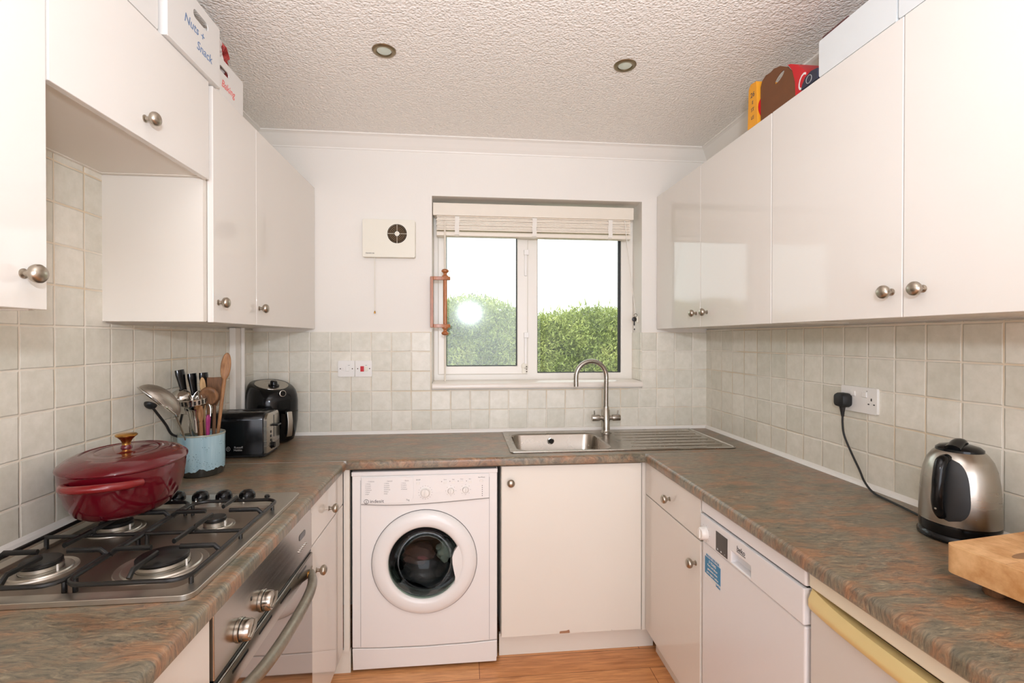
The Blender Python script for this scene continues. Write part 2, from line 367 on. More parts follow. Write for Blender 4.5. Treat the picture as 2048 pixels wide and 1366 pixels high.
def tube(bm, pts, r, n=10, smooth=True, flat=1.0, closed=False, k=6, upv=None):
    P = smooth_path(pts, k) if smooth else [Vector(p) for p in pts]
    rr = r if hasattr(r, '__len__') else None
    rings = []; up = None
    for i, p in enumerate(P):
        if closed: d = (P[(i+1) % len(P)]-P[i-1]).normalized()
        else: d = (P[min(i+1, len(P)-1)]-P[max(i-1, 0)]).normalized()
        if up is None:
            up = Vector(upv) if upv else (Vector((0, 0, 1)) if abs(d.z) < .9 else Vector((1, 0, 0)))
        s = d.cross(up).normalized(); up = s.cross(d).normalized()
        if rr is None: rad = r
        else:
            f = i/(len(P)-1)*(len(rr)-1); a = int(min(f, len(rr)-2)); rad = rr[a]*(1-(f-a))+rr[a+1]*(f-a)
        rings.append([bm.verts.new(p+s*(rad*math.cos(2*PI*j/n))+up*(rad*flat*math.sin(2*PI*j/n))) for j in range(n)])
    m = len(rings)
    for i in range(m if closed else m-1):
        a, b = rings[i], rings[(i+1) % m]
        for j in range(n): bm.faces.new((a[j], a[(j+1) % n], b[(j+1) % n], b[j]))
    if not closed:
        bm.faces.new(list(reversed(rings[0]))); bm.faces.new(rings[-1])
    return bm

def prism(bm, outer, o, u, v, w, t0, t1, holes=()):
    """polygon with holes in plane (o,u,v), extruded along w from t0 to t1"""
    o, u, v, w = Vector(o), Vector(u), Vector(v), Vector(w)
    b2 = bmesh.new(); es = []
    for loop in [outer]+list(holes):
        vs = [b2.verts.new(o+u*p[0]+v*p[1]+w*t0) for p in loop]
        for i in range(len(vs)): es.append(b2.edges.new((vs[i], vs[(i+1) % len(vs)])))
    bmesh.ops.triangle_fill(b2, use_beauty=True, use_dissolve=False, edges=es)
    r = bmesh.ops.extrude_face_region(b2, geom=b2.faces[:])
    for e in r['geom']:
        if isinstance(e, bmesh.types.BMVert): e.co += w*(t1-t0)
    bmesh.ops.recalc_face_normals(b2, faces=b2.faces[:])
    me = bpy.data.meshes.new('tmp'); b2.to_mesh(me); b2.free(); bm.from_mesh(me); bpy.data.meshes.remove(me)
    return bm

def rrect(w, h, r, n=5, cx=0, cy=0):
    out = []
    for (sx, sy, a0) in ((1, 1, 0), (-1, 1, PI/2), (-1, -1, PI), (1, -1, 3*PI/2)):
        for i in range(n+1):
            a = a0+PI/2*i/n
            out.append((cx+sx*(w/2-r)+r*math.cos(a), cy+sy*(h/2-r)+r*math.sin(a)))
    return out

def circ(r, n=40, cx=0, cy=0, ry=None):
    return [(cx+r*math.cos(2*PI*i/n), cy+(ry or r)*math.sin(2*PI*i/n)) for i in range(n)]

def loft(bm, rings, cap=True):
    R = [[bm.verts.new(p) for p in r] for r in rings]; n = len(R[0])
    for a, b in zip(R, R[1:]):
        for i in range(n): bm.faces.new((a[i], a[(i+1) % n], b[(i+1) % n], b[i]))
    if cap: bm.faces.new(list(reversed(R[0]))); bm.faces.new(R[-1])
    return bm

def obj(name, bm, mat, parent=None, smooth=False, bev=0, seg=2, kind=None, label=None):
    bmesh.ops.recalc_face_normals(bm, faces=bm.faces[:])
    off = OFF.get(parent.name, Vector((0, 0, 0))) if parent else Vector((0, 0, 0))
    if off.length: bmesh.ops.translate(bm, verts=bm.verts[:], vec=-off)
    if smooth:
        bm.normal_update()
        for f in bm.faces: f.smooth = True
        for e in bm.edges:
            if len(e.link_faces) == 2 and e.calc_face_angle(0) > .75: e.smooth = False
    me = bpy.data.meshes.new(name); bm.to_mesh(me); bm.free()
    o = bpy.data.objects.new(name, me); COL.objects.link(o)
    me.materials.append(M[mat] if isinstance(mat, str) else mat)
    if parent: o.parent = parent; OFF[o.name] = off
    if bev:
        md = o.modifiers.new('bevel', 'BEVEL'); md.width = bev; md.segments = seg; md.limit_method = 'ANGLE'; md.angle_limit = math.radians(40)
        if seg > 1:
            for p in me.polygons: p.use_smooth = True
            md.harden_normals = True
    if kind: o['kind'] = kind
    if label: o['label'] = label
    return o

def thing(name, label, cat, loc=(0, 0, 0), rotz=0, group=None, local=False, kind=None):
    o = bpy.data.objects.new(name, None); COL.objects.link(o); o.empty_display_size = .05
    o.location = loc; o.rotation_euler = (0, 0, rotz)
    if kind: o['kind'] = kind
    else: o['label'] = label; o['category'] = cat
    if group: o['group'] = group
    OFF[o.name] = Vector((0, 0, 0)) if local else Vector(loc)
    return o

def struct(name, bm, mat, **k): return obj(name, bm, mat, kind='structure', **k)

def tag(o, label, cat, group=None):
    o['label'] = label; o['category'] = cat
    if group: o['group'] = group
    return o

def text(name, s, size, org, right, up, mat, parent, align='CENTER', ext=.0003, sx=1.0, shear=0):
    cu = bpy.data.curves.new('txt', 'FONT'); cu.body = s; cu.size = size; cu.align_x = align; cu.align_y = 'CENTER'; cu.extrude = ext; cu.resolution_u = 3; cu.shear = shear
    to = bpy.data.objects.new('txt', cu); COL.objects.link(to)
    dg = bpy.context.evaluated_depsgraph_get(); me = bpy.data.meshes.new_from_object(to.evaluated_get(dg))
    bpy.data.objects.remove(to); bpy.data.curves.remove(cu)
    r = Vector(right).normalized(); u = Vector(up).normalized(); w = r.cross(u)
    bm = bmesh.new(); bm.from_mesh(me); bpy.data.meshes.remove(me)
    for v in bm.verts: v.co = Vector(org)+r*(v.co.x*sx)+u*v.co.y+w*v.co.z
    return obj(name, bm, mat, parent)

# ================================================================== SETTING
bm = B(); box(bm, -.15, W+.15, YR-.15, .3, -.08, 0); struct('floor', bm, 'floor')
bm = B(); box(bm, -.15, W+.15, YR-.15, .3, H, H+.08); struct('ceiling', bm, 'ceil')
bm = B(); box(bm, -.15, 0, YR, .28, 0, H); struct('wall_left', bm, 'paint')
bm = B(); box(bm, W, W+.15, YR, .28, 0, H); struct('wall_right', bm, 'paint')
bm = B(); box(bm, 0, W, YR-.15, YR, 0, H); struct('wall_rear', bm, 'paint')
WX0, WX1, WZ0, WZ1 = .915, 2.072, 1.135, 2.165
bm = B(); prism(bm, [(0, 0), (W, 0), (W, H), (0, H)], (0, 0, 0), (1, 0, 0), (0, 0, 1), (0, 1, 0), 0, .28, [[(WX0, WZ0), (WX1, WZ0), (WX1, WZ1), (WX0, WZ1)]])
struct('wall_back', bm, 'paint')
# coving: mitred profile swept round the three walls
prof = [(0, 2.395), (.004, 2.395), (.006, 2.402), (.02, 2.415), (.036, 2.432), (.052, 2.447), (.062, 2.452), (.068, 2.454), (.068, 2.4599), (0, 2.4599)]
bm = B(); rings = []
for k, (px, py, sx, sy) in enumerate(((0, YR, 1, 1), (0, 0, 1, -1), (W, 0, -1, -1), (W, YR, -1, 1))):
    rings.append([(px+sx*d, py+(sy*d if k in (1, 2) else 0), z) for d, z in prof])
loft(bm, rings); struct('trim_1', bm, 'coving')
# tiled splashbacks
t = .006
bm = B(); prism(bm, [(0, .89), (W, .89), (W, 1.438), (WX1, 1.438), (WX1, 1.128), (WX0, 1.128), (WX0, 1.438), (0, 1.438)], (0, 0, 0), (1, 0, 0), (0, 0, 1), (0, -1, 0), 0, t)
struct('trim_2', bm, 'tile_back')
bm = B(); prism(bm, [(-2.45, .89), (0, .89), (0, 1.447), (-1.03, 1.447), (-1.03, 1.893), (-1.62, 1.893), (-1.62, 1.447), (-2.45, 1.447)], (0, 0, 0), (0, 1, 0), (0, 0, 1), (1, 0, 0), 0, t)
struct('trim_3', bm, 'tile_left')
bm = B(); prism(bm, [(-2.45, .89), (0, .89), (0, 1.452), (-2.45, 1.452)], (W, 0, 0), (0, 1, 0), (0, 0, 1), (-1, 0, 0), 0, t)
struct('trim_4', bm, 'tile_right')
bm = B(); box(bm, 2.066, 2.0719, 0, .139, 1.170, 1.438); struct('trim_8', bm, 'tile_right')
# sealing strip behind the worktops
bm = B(); q = [(.006, .9002), (.020, .9002), (.016, .909), (.010, .914), (.006, .916)]
loft(bm, [[(px+sx*d, py+(sy*d if k in (1, 2) else 0), z) for d, z in q] for k, (px, py, sx, sy) in enumerate(((0, -2.45, 1, 1), (0, 0, 1, -1), (W, 0, -1, -1), (W, -2.45, -1, 1)))])
struct('trim_5', bm, 'white_plastic')
# boxed pipe in the left corner
bm = B(); box(bm, .006, .034, -.262, -.196, .917, ZB-.002); struct('trim_6', bm, 'coving', bev=.003)
bm = B(); tube(bm, [(.042, -.205, .917), (.042, -.205, ZB-.002)], .009, 12, smooth=False); struct('trim_7', bm, 'coving', smooth=True)

# window ------------------------------------------------------------
win = thing('window_1', '', '', (1.49, .16, WZ0), kind='structure')
FY = .14
def fr(x0, x1, z0, z1, w, y0, y1, name='frame', mat='upvc', bev=.004):
    bm = B(); prism(bm, [(x0, z0), (x1, z0), (x1, z1), (x0, z1)], (0, 0, 0), (1, 0, 0), (0, 0, 1), (0, 1, 0), y0, y1, [[(x0+w, z0+w), (x1-w, z0+w), (x1-w, z1-w), (x0+w, z1-w)]])
    return obj(name, bm, mat, win, bev=bev, seg=2)
bm = B()   # outer frame with the two lights
prism(bm, [(WX0, 1.166), (WX1, 1.166), (WX1, WZ1), (WX0, WZ1)], (0, 0, 0), (1, 0, 0), (0, 0, 1), (0, 1, 0), FY, FY+.06,
      [[(.965, 1.225), (1.43, 1.225), (1.43, 2.11), (.965, 2.11)], [(1.506, 1.205), (2.0, 1.205), (2.0, 2.12), (1.506, 2.12)]])
obj('frame', bm, 'upvc', win, bev=.004)
fr(.942, 1.452, 1.203, 2.13, .0, FY-.012, FY+.04) if False else None
bm = B(); prism(bm, [(.940, 1.200), (1.449, 1.200), (1.449, 2.13), (.940, 2.13)], (0, 0, 0), (1, 0, 0), (0, 0, 1), (0, 1, 0), FY-.014, FY+.03, [[(.986, 1.246), (1.388, 1.246), (1.388, 2.08), (.986, 2.08)]])
obj('sash', bm, 'upvc', win, bev=.005)
bm = B(); prism(bm, [(.986, 1.246), (1.388, 1.246), (1.388, 2.08), (.986, 2.08)], (0, 0, 0), (1, 0, 0), (0, 0, 1), (0, 1, 0), FY+.004, FY+.012, [[(.989, 1.251), (1.382, 1.251), (1.382, 2.077), (.989, 2.077)]])
prism(bm, [(1.506, 1.205), (2.0, 1.205), (2.0, 2.12), (1.506, 2.12)], (0, 0, 0), (1, 0, 0), (0, 0, 1), (0, 1, 0), FY+.01, FY+.02, [[(1.509, 1.210), (1.985, 1.210), (1.985, 2.115), (1.509, 2.115)]])
obj('gasket', bm, 'gasketblack', win)
bm = B(); box(bm, .98, 1.394, FY+.008, FY+.012, 1.24, 2.086); obj('pane', bm, 'glass_left', win, label='misted pane of the opening sash')
bm = B(); box(bm, 1.50, 2.006, FY+.016, FY+.02, 1.199, 2.126); obj('pane', bm, 'glass_right', win)
for z0, z1 in ((1.76, 1.89), (1.24, 1.42)):
    bm = B(); box(bm, 1.428, 1.441, FY-.024, FY-.013, z0, z1); box(bm, 1.425, 1.452, FY-.03, FY-.013, z1-.012, z1+.018)
    obj('window_handle', bm, 'white_plastic', win, bev=.002)
bm = B(); lathe(bm, [(.02, 0), (.02, .008), (.012, .012)], (1.43, FY-.014, 1.245), (0, -1, 0), 20); box(bm, 1.415, 1.447, FY-.026, FY-.014, 1.205, 1.235)
obj('hinge_cover', bm, 'cream_plastic', win, smooth=True)
bm = B()
for dz in (0, .014, .028): box(bm, 1.436, 1.443, FY-.032, FY-.026, 1.212+dz, 1.219+dz)
obj('screw', bm, 'brass_old', win)
bm = B(); q = [(-.028, 1.136), (-.030, 1.146), (-.028, 1.158), (-.02, 1.165), (FY, 1.169), (FY, 1.136)]
loft(bm, [[(x, y, z) for y, z in q] for x in (.9165, 2.0705)]); obj('sill', bm, 'sill', win, bev=.002)

# outside ------------------------------------------------------------
bm = B(); box(bm, -9, 12, .28, 14, -.12, -.02); struct('ground', bm, 'grass')
rng = np.random.default_rng(3)
def hedge():
    root = thing('garden_hedge', 'tall feathery green conifer hedge outside the kitchen window', 'hedge', (1.6, 2.9, -.02))
    bm = B(); nx, nz = 60, 16
    rings = []
    for i in range(nx+1):
        x = -3+9*i/nx; r = []
        for j in range(20):
            a = PI*j/19
            top = 1.70+.08*math.sin(x*2.1)+.05*math.sin(x*5.3+1)
            yy = 2.95-.38*math.cos(a); zz = top*min(1, (math.sin(a)**.35)) if 0 < j < 19 else -.02
            r.append((x, yy+.05*math.sin(x*7+j), max(-.02, zz)))
        rings.append(r)
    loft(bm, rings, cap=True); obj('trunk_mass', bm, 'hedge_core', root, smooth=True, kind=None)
    N = 130000
    x = rng.uniform(-2.2, 5.4, N); a = rng.uniform(.02, .62, N)*PI
    top = 1.74+.08*np.sin(x*2.1)+.05*np.sin(x*5.3+1)
    z = top*np.sin(a)**.35*rng.uniform(.93, 1.04, N); lower = rng.random(N) < .72
    y = 2.95-.46*np.cos(a)+rng.normal(0, .03, N)
    z = np.where(lower, rng.uniform(.45, 1, N)*top, z); y = np.where(lower, 2.50+rng.normal(0, .05, N)+.06*np.sin(x*6)*np.sin(z*8), y)
    L = rng.uniform(.025, .06, N); w = rng.uniform(.004, .010, N)
    spike = rng.random(N) < .035
    L = np.where(spike & ~lower, rng.uniform(.06, .17, N), L)
    d = np.stack([rng.normal(0, .7, N), -np.abs(rng.normal(.3, .5, N)), np.abs(rng.normal(.6, .5, N))], 1)
    d[spike & ~lower] = np.stack([rng.normal(0, .35, N), rng.normal(0, .2, N), np.ones(N)], 1)[spike & ~lower]
    d /= np.linalg.norm(d, axis=1)[:, None]
    s = np.cross(d, rng.normal(0, 1, (N, 3))); s /= np.linalg.norm(s, axis=1)[:, None]
    p = np.stack([x, y, z], 1)
    V = np.empty((N*4, 3)); V[0::4] = p; V[1::4] = p+d*L[:, None]*.5+s*w[:, None]; V[2::4] = p+d*L[:, None]; V[3::4] = p+d*L[:, None]*.5-s*w[:, None]
    V -= np.array(OFF[root.name])
    me = bpy.data.meshes.new('foliage'); me.vertices.add(N*4); me.vertices.foreach_set('co', V.ravel())
    me.loops.add(N*4); me.loops.foreach_set('vertex_index', np.arange(N*4, dtype=np.int32)); me.polygons.add(N)
    me.polygons.foreach_set('loop_start', np.arange(0, N*4, 4, dtype=np.int32)); me.update(calc_edges=True)
    o = bpy.data.objects.new('foliage', me); COL.objects.link(o); o.parent = root; me.materials.append(M['hedge']); o['kind'] = 'stuff'
hedge()

# ================================================================== CABINETS
KN = [(.009, 0), (.009, .002), (.0055, .004), (.0055, .012), (.010, .014), (.0150, .018), (.0170, .023), (.0165, .028), (.0130, .0325), (.0070, .0350), (0, .0358)]
def knob(p, ax, parent): 
    bm = B(); lathe(bm, KN, p, ax, 28); return obj('knob', bm, 'nickel', parent, smooth=True)

def cabinet(name, label, x0, x1, y0, y1, z0, z1, doors, side, mat='gloss', group=None, plinth=None, th=.018, tp=.016):
    """side: +1 front faces +X, -1 faces -X, 0 faces -Y. doors: (kind, a0, a1, z0, z1, (ka, kz))"""
    root = thing(name, label, 'cabinet', ((x0+x1)/2, (y0+y1)/2, z0), group=group)
    bm = B(); g = .0015
    X0, X1, Y0, Y1 = x0, x1, y0, y1
    if side == 1: X1 -= th+.002
    elif side == -1: X0 += th+.002
    else: Y0 += th+.002
    # hollow carcass from panels
    box(bm, X0, X1, Y0, Y0+tp, z0, z1); box(bm, X0, X1, Y1-tp, Y1, z0, z1)
    if side == 0:
        box(bm, X0, X0+tp, Y0+tp, Y1-tp, z0, z1); box(bm, X1-tp, X1, Y0+tp, Y1-tp, z0, z1)
    else:
        bx = (X0, X0+tp) if side == 1 else (X1-tp, X1); box(bm, bx[0], bx[1], Y0+tp, Y1-tp, z0, z1)
        fx = (X1-.004, X1) if side == 1 else (X0, X0+.004); box(bm, fx[0], fx[1], Y0+tp, Y1-tp, z0+tp, z1-tp)
    ins = tp if side else tp
    box(bm, X0+(tp if side != -1 else .0), X1-(tp if side != 1 else .0), Y0+tp, Y1-tp, z0+.002, z0+tp); box(bm, X0+(tp if side != -1 else 0), X1-(tp if side != 1 else 0), Y0+tp, Y1-tp, z1-tp, z1-.001)
    obj('carcass', bm, 'carcass', root)
    if plinth is not None:
        bm = B()
        if side == 1: box(bm, x1-.07, x1-.052, y0, y1, 0, z0-.001)
        elif side == -1: box(bm, x0+.052, x0+.07, y0, y1, 0, z0-.001)
        else: box(bm, x0, plinth, y0+.055, y0+.073, 0, z0-.012)
        obj('plinth', bm, 'satin', root, bev=.001, seg=1)
    for kd, a0, a1, d0, d1, kn in doors:
        bm = B()
        if side == 1: box(bm, x1-th, x1, a0+g, a1-g, d0+g, d1-g)
        elif side == -1: box(bm, x0, x0+th, a0+g, a1-g, d0+g, d1-g)
        else: box(bm, a0+g, a1-g, y0, y0+th, d0+g, d1-g)
        d = obj(kd, bm, mat, root, bev=.0018, seg=2)
        if kn:
            if side == 1: knob((x1, kn[0], kn[1]), (1, 0, 0), d)
            elif side == -1: knob((x0, kn[0], kn[1]), (-1, 0, 0), d)
            else: knob((kn[0], y0, kn[1]), (0, -1, 0), d)
    return root

# wall cabinets
cabinet('wall_cabinet', 'glossy white double-door wall cabinet beside the window, left of the extractor fan', .001, XL, -1.044, -.001, ZB, ZT,
        [('door', -1.026, -.713, ZB-.003, ZT, (-.995, 1.517)), ('door', -.713, -.003, ZB-.003, ZT, (-.689, 1.517))], 1)
cabinet('wall_cabinet', 'short glossy white flap-door wall cabinet over the gap above the hob', .001, XL, -1.62, -1.046, 1.893, ZT,
        [('door', -1.62, -1.046, 1.886, ZT, (-1.345, 1.939))], 1)
cabinet('wall_cabinet', 'glossy white wall cabinet in the left foreground, nearest the camera', .001, XL, -2.24, -1.622, ZB, ZT,
        [('door', -2.24, -1.622, ZB, ZT, (-1.673, 1.518))], 1)
cabinet('wall_cabinet', 'glossy white wall cabinet right of the window, its two small knobs meeting at the seam', XR, W-.001, -1.013, -.001, ZB+.003, ZT+.008,
        [('door', -.505, -.003, ZB, ZT+.008, (-.464, 1.521)), ('door', -1.013, -.505, ZB, ZT+.008, (-.564, 1.521))], -1)
cabinet('wall_cabinet', 'glossy white wall cabinet in the right foreground with two large knobs', XR, W-.001, -2.03, -1.015, ZB+.003, ZT+.008,
        [('door', -1.522, -1.015, ZB, ZT+.008, (-1.492, 1.521)), ('door', -2.03, -1.522, ZB, ZT+.008, (-1.576, 1.521))], -1)

# base units
cabinet('base_cabinet', 'narrow white base unit with drawer between oven and washing machine', .03, LF, -.976, -.535, .11, .858,
        [('drawer', -.976, -.56, .720, .855, (-.768, .775)), ('door', -.976, -.56, .11, .718, (-.922, .619))], 1, plinth=1)
cabinet('base_cabinet', 'white base unit in the left foreground under the worktop before the oven', .03, LF, -2.2, -1.605, .11, .858,
        [('door', -2.2, -1.605, .11, .855, None)], 1, plinth=1)
cabinet('base_cabinet', 'white base unit with drawer between sink cupboard and dishwasher', RF, W-.03, -1.034, -.526, .11, .858,
        [('drawer', -1.034, -.53, .712, .855, (-.785, .773)), ('door', -1.034, -.53, .11, .710, (-1.0, .621))], -1, plinth=1)
bm = B(); box(bm, .5885, .612, -.552, -.536, .10, .858); box(bm, .54, .612, -.534, -.52, 0, .098); o = obj('filler_panel', bm, 'satin'); tag(o, 'narrow white filler strip closing the gap left of the washing machine', 'panel')
# sink cupboard with a chipped door bottom
uc = thing('base_cabinet', 'cream sink cupboard with a chipped door bottom, right of the washing machine', 'cabinet', (1.555, -.3, 0))
bm = B(); box(bm, 1.245, 1.261, -.52, -.03, .10, .858); box(bm, 1.86, 1.876, -.52, -.03, .10, .858); box(bm, 1.262, 1.859, -.52, -.03, .10, .116); box(bm, 1.262, 1.859, -.046, -.03, .117, .858)
box(bm, 1.877, 1.902, -.526, -.51, .10, .858)
obj('carcass', bm, 'satin', uc)
bm = B(); z0 = .113
out = [(1.2465, z0)] + [(1.50, z0+.001), (1.502, z0+.012), (1.53, z0+.013), (1.543, z0+.017), (1.548, z0+.001), (1.60, z0+.002), (1.604, z0+.005), (1.61, z0+.001), (1.73, z0+.001), (1.733, z0+.006), (1.738, z0+.001)] + [(1.8665, z0), (1.8665, .853), (1.2465, .853)]
prism(bm, out, (0, 0, 0), (1, 0, 0), (0, 0, 1), (0, 1, 0), -.541, -.523)
dd = obj('door', bm, 'satin', uc, bev=.0012, seg=1); knob((1.285, -.541, .785), (0, -1, 0), dd)
bm = B(); box(bm, 1.50, 1.546, -.537, -.524, z0+.0005, z0+.019); obj('chipped_edge', bm, 'chip', dd)
bm = B(); box(bm, 1.24, 1.945, -.486, -.470, 0, .098); obj('plinth', bm, 'satin', uc, bev=.001, seg=1)

# ================================================================== WORKTOPS
def wt_profile(front, back, zt=ZC, zb=.862, r=.014):
    """(s,z) profile with a rolled front edge; front < back in s"""
    pts = [(back, zb), (back, zt)]
    n = 6
    for i in range(n+1):
        a = PI/2+PI/2*i/n; pts.append((front+r+r*math.cos(a), zt-r+r*math.sin(a)))
    pts += [(front, zb+.006), (front+.006, zb)]
    return pts
# side runs
for nm, lab, y0, y1, f, b, sgn in (('worktop', 'brown slate-effect worktop on the left under the hob and casserole', -2.4, -.574, WL, .001, 1),
                                    ('worktop', 'brown slate-effect worktop on the right under the kettle', -2.4, -.574, WR, W-.001, -1)):
    root = thing(nm, lab, 'worktop', ((f+b)/2, (y0+y1)/2, .862))
    p = wt_profile(0, abs(f-b)); bm = B()
    loft(bm, [[(f-sgn*s, y, z) for s, z in p] for y in (y0, y1-.003)]); obj('top', bm, 'worktop', root, smooth=True)
    bm = B(); lo, hi = min(f, b), max(f, b)
    if sgn == 1: box(bm, lo+.001, hi+.0, y1-.0028, y1+.0006, .866, ZC+.0012)
    else: box(bm, lo, hi-.001, y1-.0028, y1+.0006, .866, ZC+.0012)
    obj('joint_strip', bm, 'joint', root, label='aluminium joint strip')
# back run with the sink cut-out
root = thing('worktop', 'brown slate-effect worktop along the back wall around the sink', 'worktop', (W/2, -.286, .862))
SX0, SX1, SY0, SY1 = 1.302, 2.320, -.500, -.045
bm = B(); r = .014; yf = WB
def run(x0, x1, y0, y1): box(bm, x0, x1, y0, y1, .862, ZC)
p = wt_profile(0, .06); loft(bm, [[(x, yf+s, z) for s, z in p] for x in (.001, W-.001)])
y_ = yf+.06
prism(bm, [(.001, y_), (W-.001, y_), (W-.001, -.001), (.001, -.001)], (0, 0, 0), (1, 0, 0), (0, 1, 0), (0, 0, 1), .862, ZC, [[(SX0, SY0), (SX1, SY0), (SX1, SY1), (SX0, SY1)]])
obj('top', bm, 'worktop', root, smooth=True)

# ================================================================== SINK
sk = thing('kitchen_sink', 'stainless steel sink with square bowl and ribbed drainer under the window', 'sink', (1.82, -.27, ZC))
bm = B()
BX0, BX1, BY0, BY1 = 1.322, 1.765, -.482, -.108
prism(bm, rrect(1.046, .482, .02, 5, 1.812, -.270), (0, 0, 0), (1, 0, 0), (0, 1, 0), (0, 0, 1), ZC+.0006, ZC+.004,
      [rrect(BX1-BX0, BY1-BY0, .055, 7, (BX0+BX1)/2, (BY0+BY1)/2)])
obj('rim', bm, 'sinksteel', sk, bev=.0015, seg=1)
bm = B(); rings = []
for z, ins, rr in ((ZC+.004, 0, .055), (ZC-.004, .004, .054), (ZC-.12, .012, .055), (ZC-.150, .022, .055), (ZC-.160, .05, .05)):
    rings.append([(x, y, z) for x, y in rrect(BX1-BX0-2*ins, BY1-BY0-2*ins, rr, 7, (BX0+BX1)/2, (BY0+BY1)/2)])
R = [[bm.verts.new(q) for q in rg] for rg in rings]
for a, b2 in zip(R, R[1:]):
    n = len(a)
    for i in range(n): bm.faces.new((a[i], b2[i], b2[(i+1) % n], a[(i+1) % n]))
bm.faces.new(R[-1]); ob = obj('bowl', bm, 'sinksteel', sk, smooth=True)
ob.modifiers.new('s', 'SOLIDIFY').thickness = .0012
bm = B(); lathe(bm, [(.017, 0), (.017, .003), (.013, .004), (.012, .002)], (1.537, -.1215, .868), (0, -1, 0), 24); ov = obj('overflow', bm, 'chrome', sk, smooth=True)
bm = B(); lathe(bm, [(.012, .002), (.012, .0046)], (1.537, -.1215, .868), (0, -1, 0), 20); obj('overflow_hole', bm, 'iron', ov)
bm = B(); lathe(bm, [(.035, 0), (.035, .002), (.02, .003)], (1.54, -.3, ZC-.1595), n=24); obj('waste', bm, 'chrome', sk, smooth=True)
for i in range(6):
    y = -.45+i*.066
    bm = B(); tube(bm, [(1.86+.02*(i % 2), y+.01, ZC+.0030), (1.95, y+.004, ZC+.0040), (2.26, y, ZC+.0040), (2.29, y, ZC+.0030)], .0042, 8, flat=.5); obj('drainer_rib', bm, 'sinksteel', sk, smooth=True)
bm = B(); tube(bm, [(2.326, -.495, ZC+.004), (2.326, -.045, ZC+.004)], .004, 8, smooth=False); tube(bm, [(1.30, -.505, ZC+.004), (2.32, -.505, ZC+.004)], .003, 8, smooth=False)
obj('raised_edge', bm, 'chrome', sk, smooth=True)

tp = thing('mixer_tap', 'chrome swan-neck mixer tap with two lever handles behind the sink', 'tap', (1.836, -.11, ZC+.004))
bm = B(); lathe(bm, [(.030, 0), (.030, .003), (.024, .007), (.022, .012), (.0205, .02), (.0205, .12), (.017, .124), (.015, .14)], (1.836, -.11, ZC+.004), n=28)
obj('body', bm, 'brushed', tp, smooth=True)
bm = B(); pts = [(1.836, -.11, 1.03)]+[(1.836, -.11, 1.10), (1.836, -.113, 1.19)]
for i in range(13):
    a = PI*i/12; pts.append((1.752+.084*math.cos(a), -.113-.02*(1-math.cos(a))/2, 1.20+.084*math.sin(a)))
pts.append((1.668, -.135, 1.152)); tube(bm, pts, .0125, 16, k=4); obj('spout', bm, 'brushed', tp, smooth=True)
bm = B(); lathe(bm, [(.012, -.07), (.012, .07)], (1.836, -.11, .983), (1, 0, 0), 20); obj('crossbar', bm, 'brushed', tp, smooth=True)
for s in (-1, 1):
    bm = B(); lathe(bm, [(.0165, .035), (.0172, .038), (.0172, .073), (.0160, .076)], (1.836, -.11, .983), (s, 0, 0), 24)
    h = obj('tap_handle', bm, 'brushed', tp, smooth=True)
    bm = B(); tube(bm, [(1.836+s*.062, -.11, .992), (1.836+s*.064, -.112, 1.022)], .0038, 10, smooth=False); obj('lever', bm, 'chrome', h, smooth=True)

# ================================================================== WASHING MACHINE
WX, WE, WY = .618, 1.229, -.541
wm = thing('washing_machine', 'white front-loading washing machine with a full drum under the worktop', 'washing machine', ((WX+WE)/2, -.28, 0))
CX, CZ = .920, .458
bm = B()
fo = [(WX+.002, .107), (WX+.12, .101), (WX+.3, .098), (WE-.12, .101), (WE-.002, .107), (WE-.002, .815), (WE-.002, .846), (WX+.002, .846)]
prism(bm, fo, (0, 0, 0), (1, 0, 0), (0, 0, 1), (0, 1, 0), WY, WY+.02, [circ(.165, 56, CX, CZ)])
obj('front_panel', bm, 'white_enamel', wm, bev=.004, seg=3)
bm = B(); box(bm, WX, WX+.004, WY+.021, -.01, .02, .845); box(bm, WE-.004, WE, WY+.021, -.01, .02, .845); box(bm, WX+.004, WE-.004, WY+.021, -.01, .841, .845); box(bm, WX+.004, WE-.004, -.014, -.01, .02, .841)
obj('casing', bm, 'white_enamel', wm)
bm = B(); prism(bm, [(WX+.004, .014), (WE-.004, .014), (WE-.002, .104), (WE-.12, .098), (WX+.3, .095), (WX+.12, .098), (WX+.002, .104)], (0, 0, 0), (1, 0, 0), (0, 0, 1), (0, 1, 0), WY-.001, WY+.016)
obj('kick_panel', bm, 'white_enamel', wm, bev=.003)
for x in (WX+.04, WE-.04):
    bm = B(); lathe(bm, [(.018, 0), (.018, .02)], (x, WY+.06, 0), n=16); obj('foot', bm, 'black', wm)
# side grooves
for x in (WX+.036, WE-.036):
    bm = B(); box(bm, x, x+.0016, WY-.0006, WY, .11, .81); obj('panel_groove', bm, 'inklight', wm)
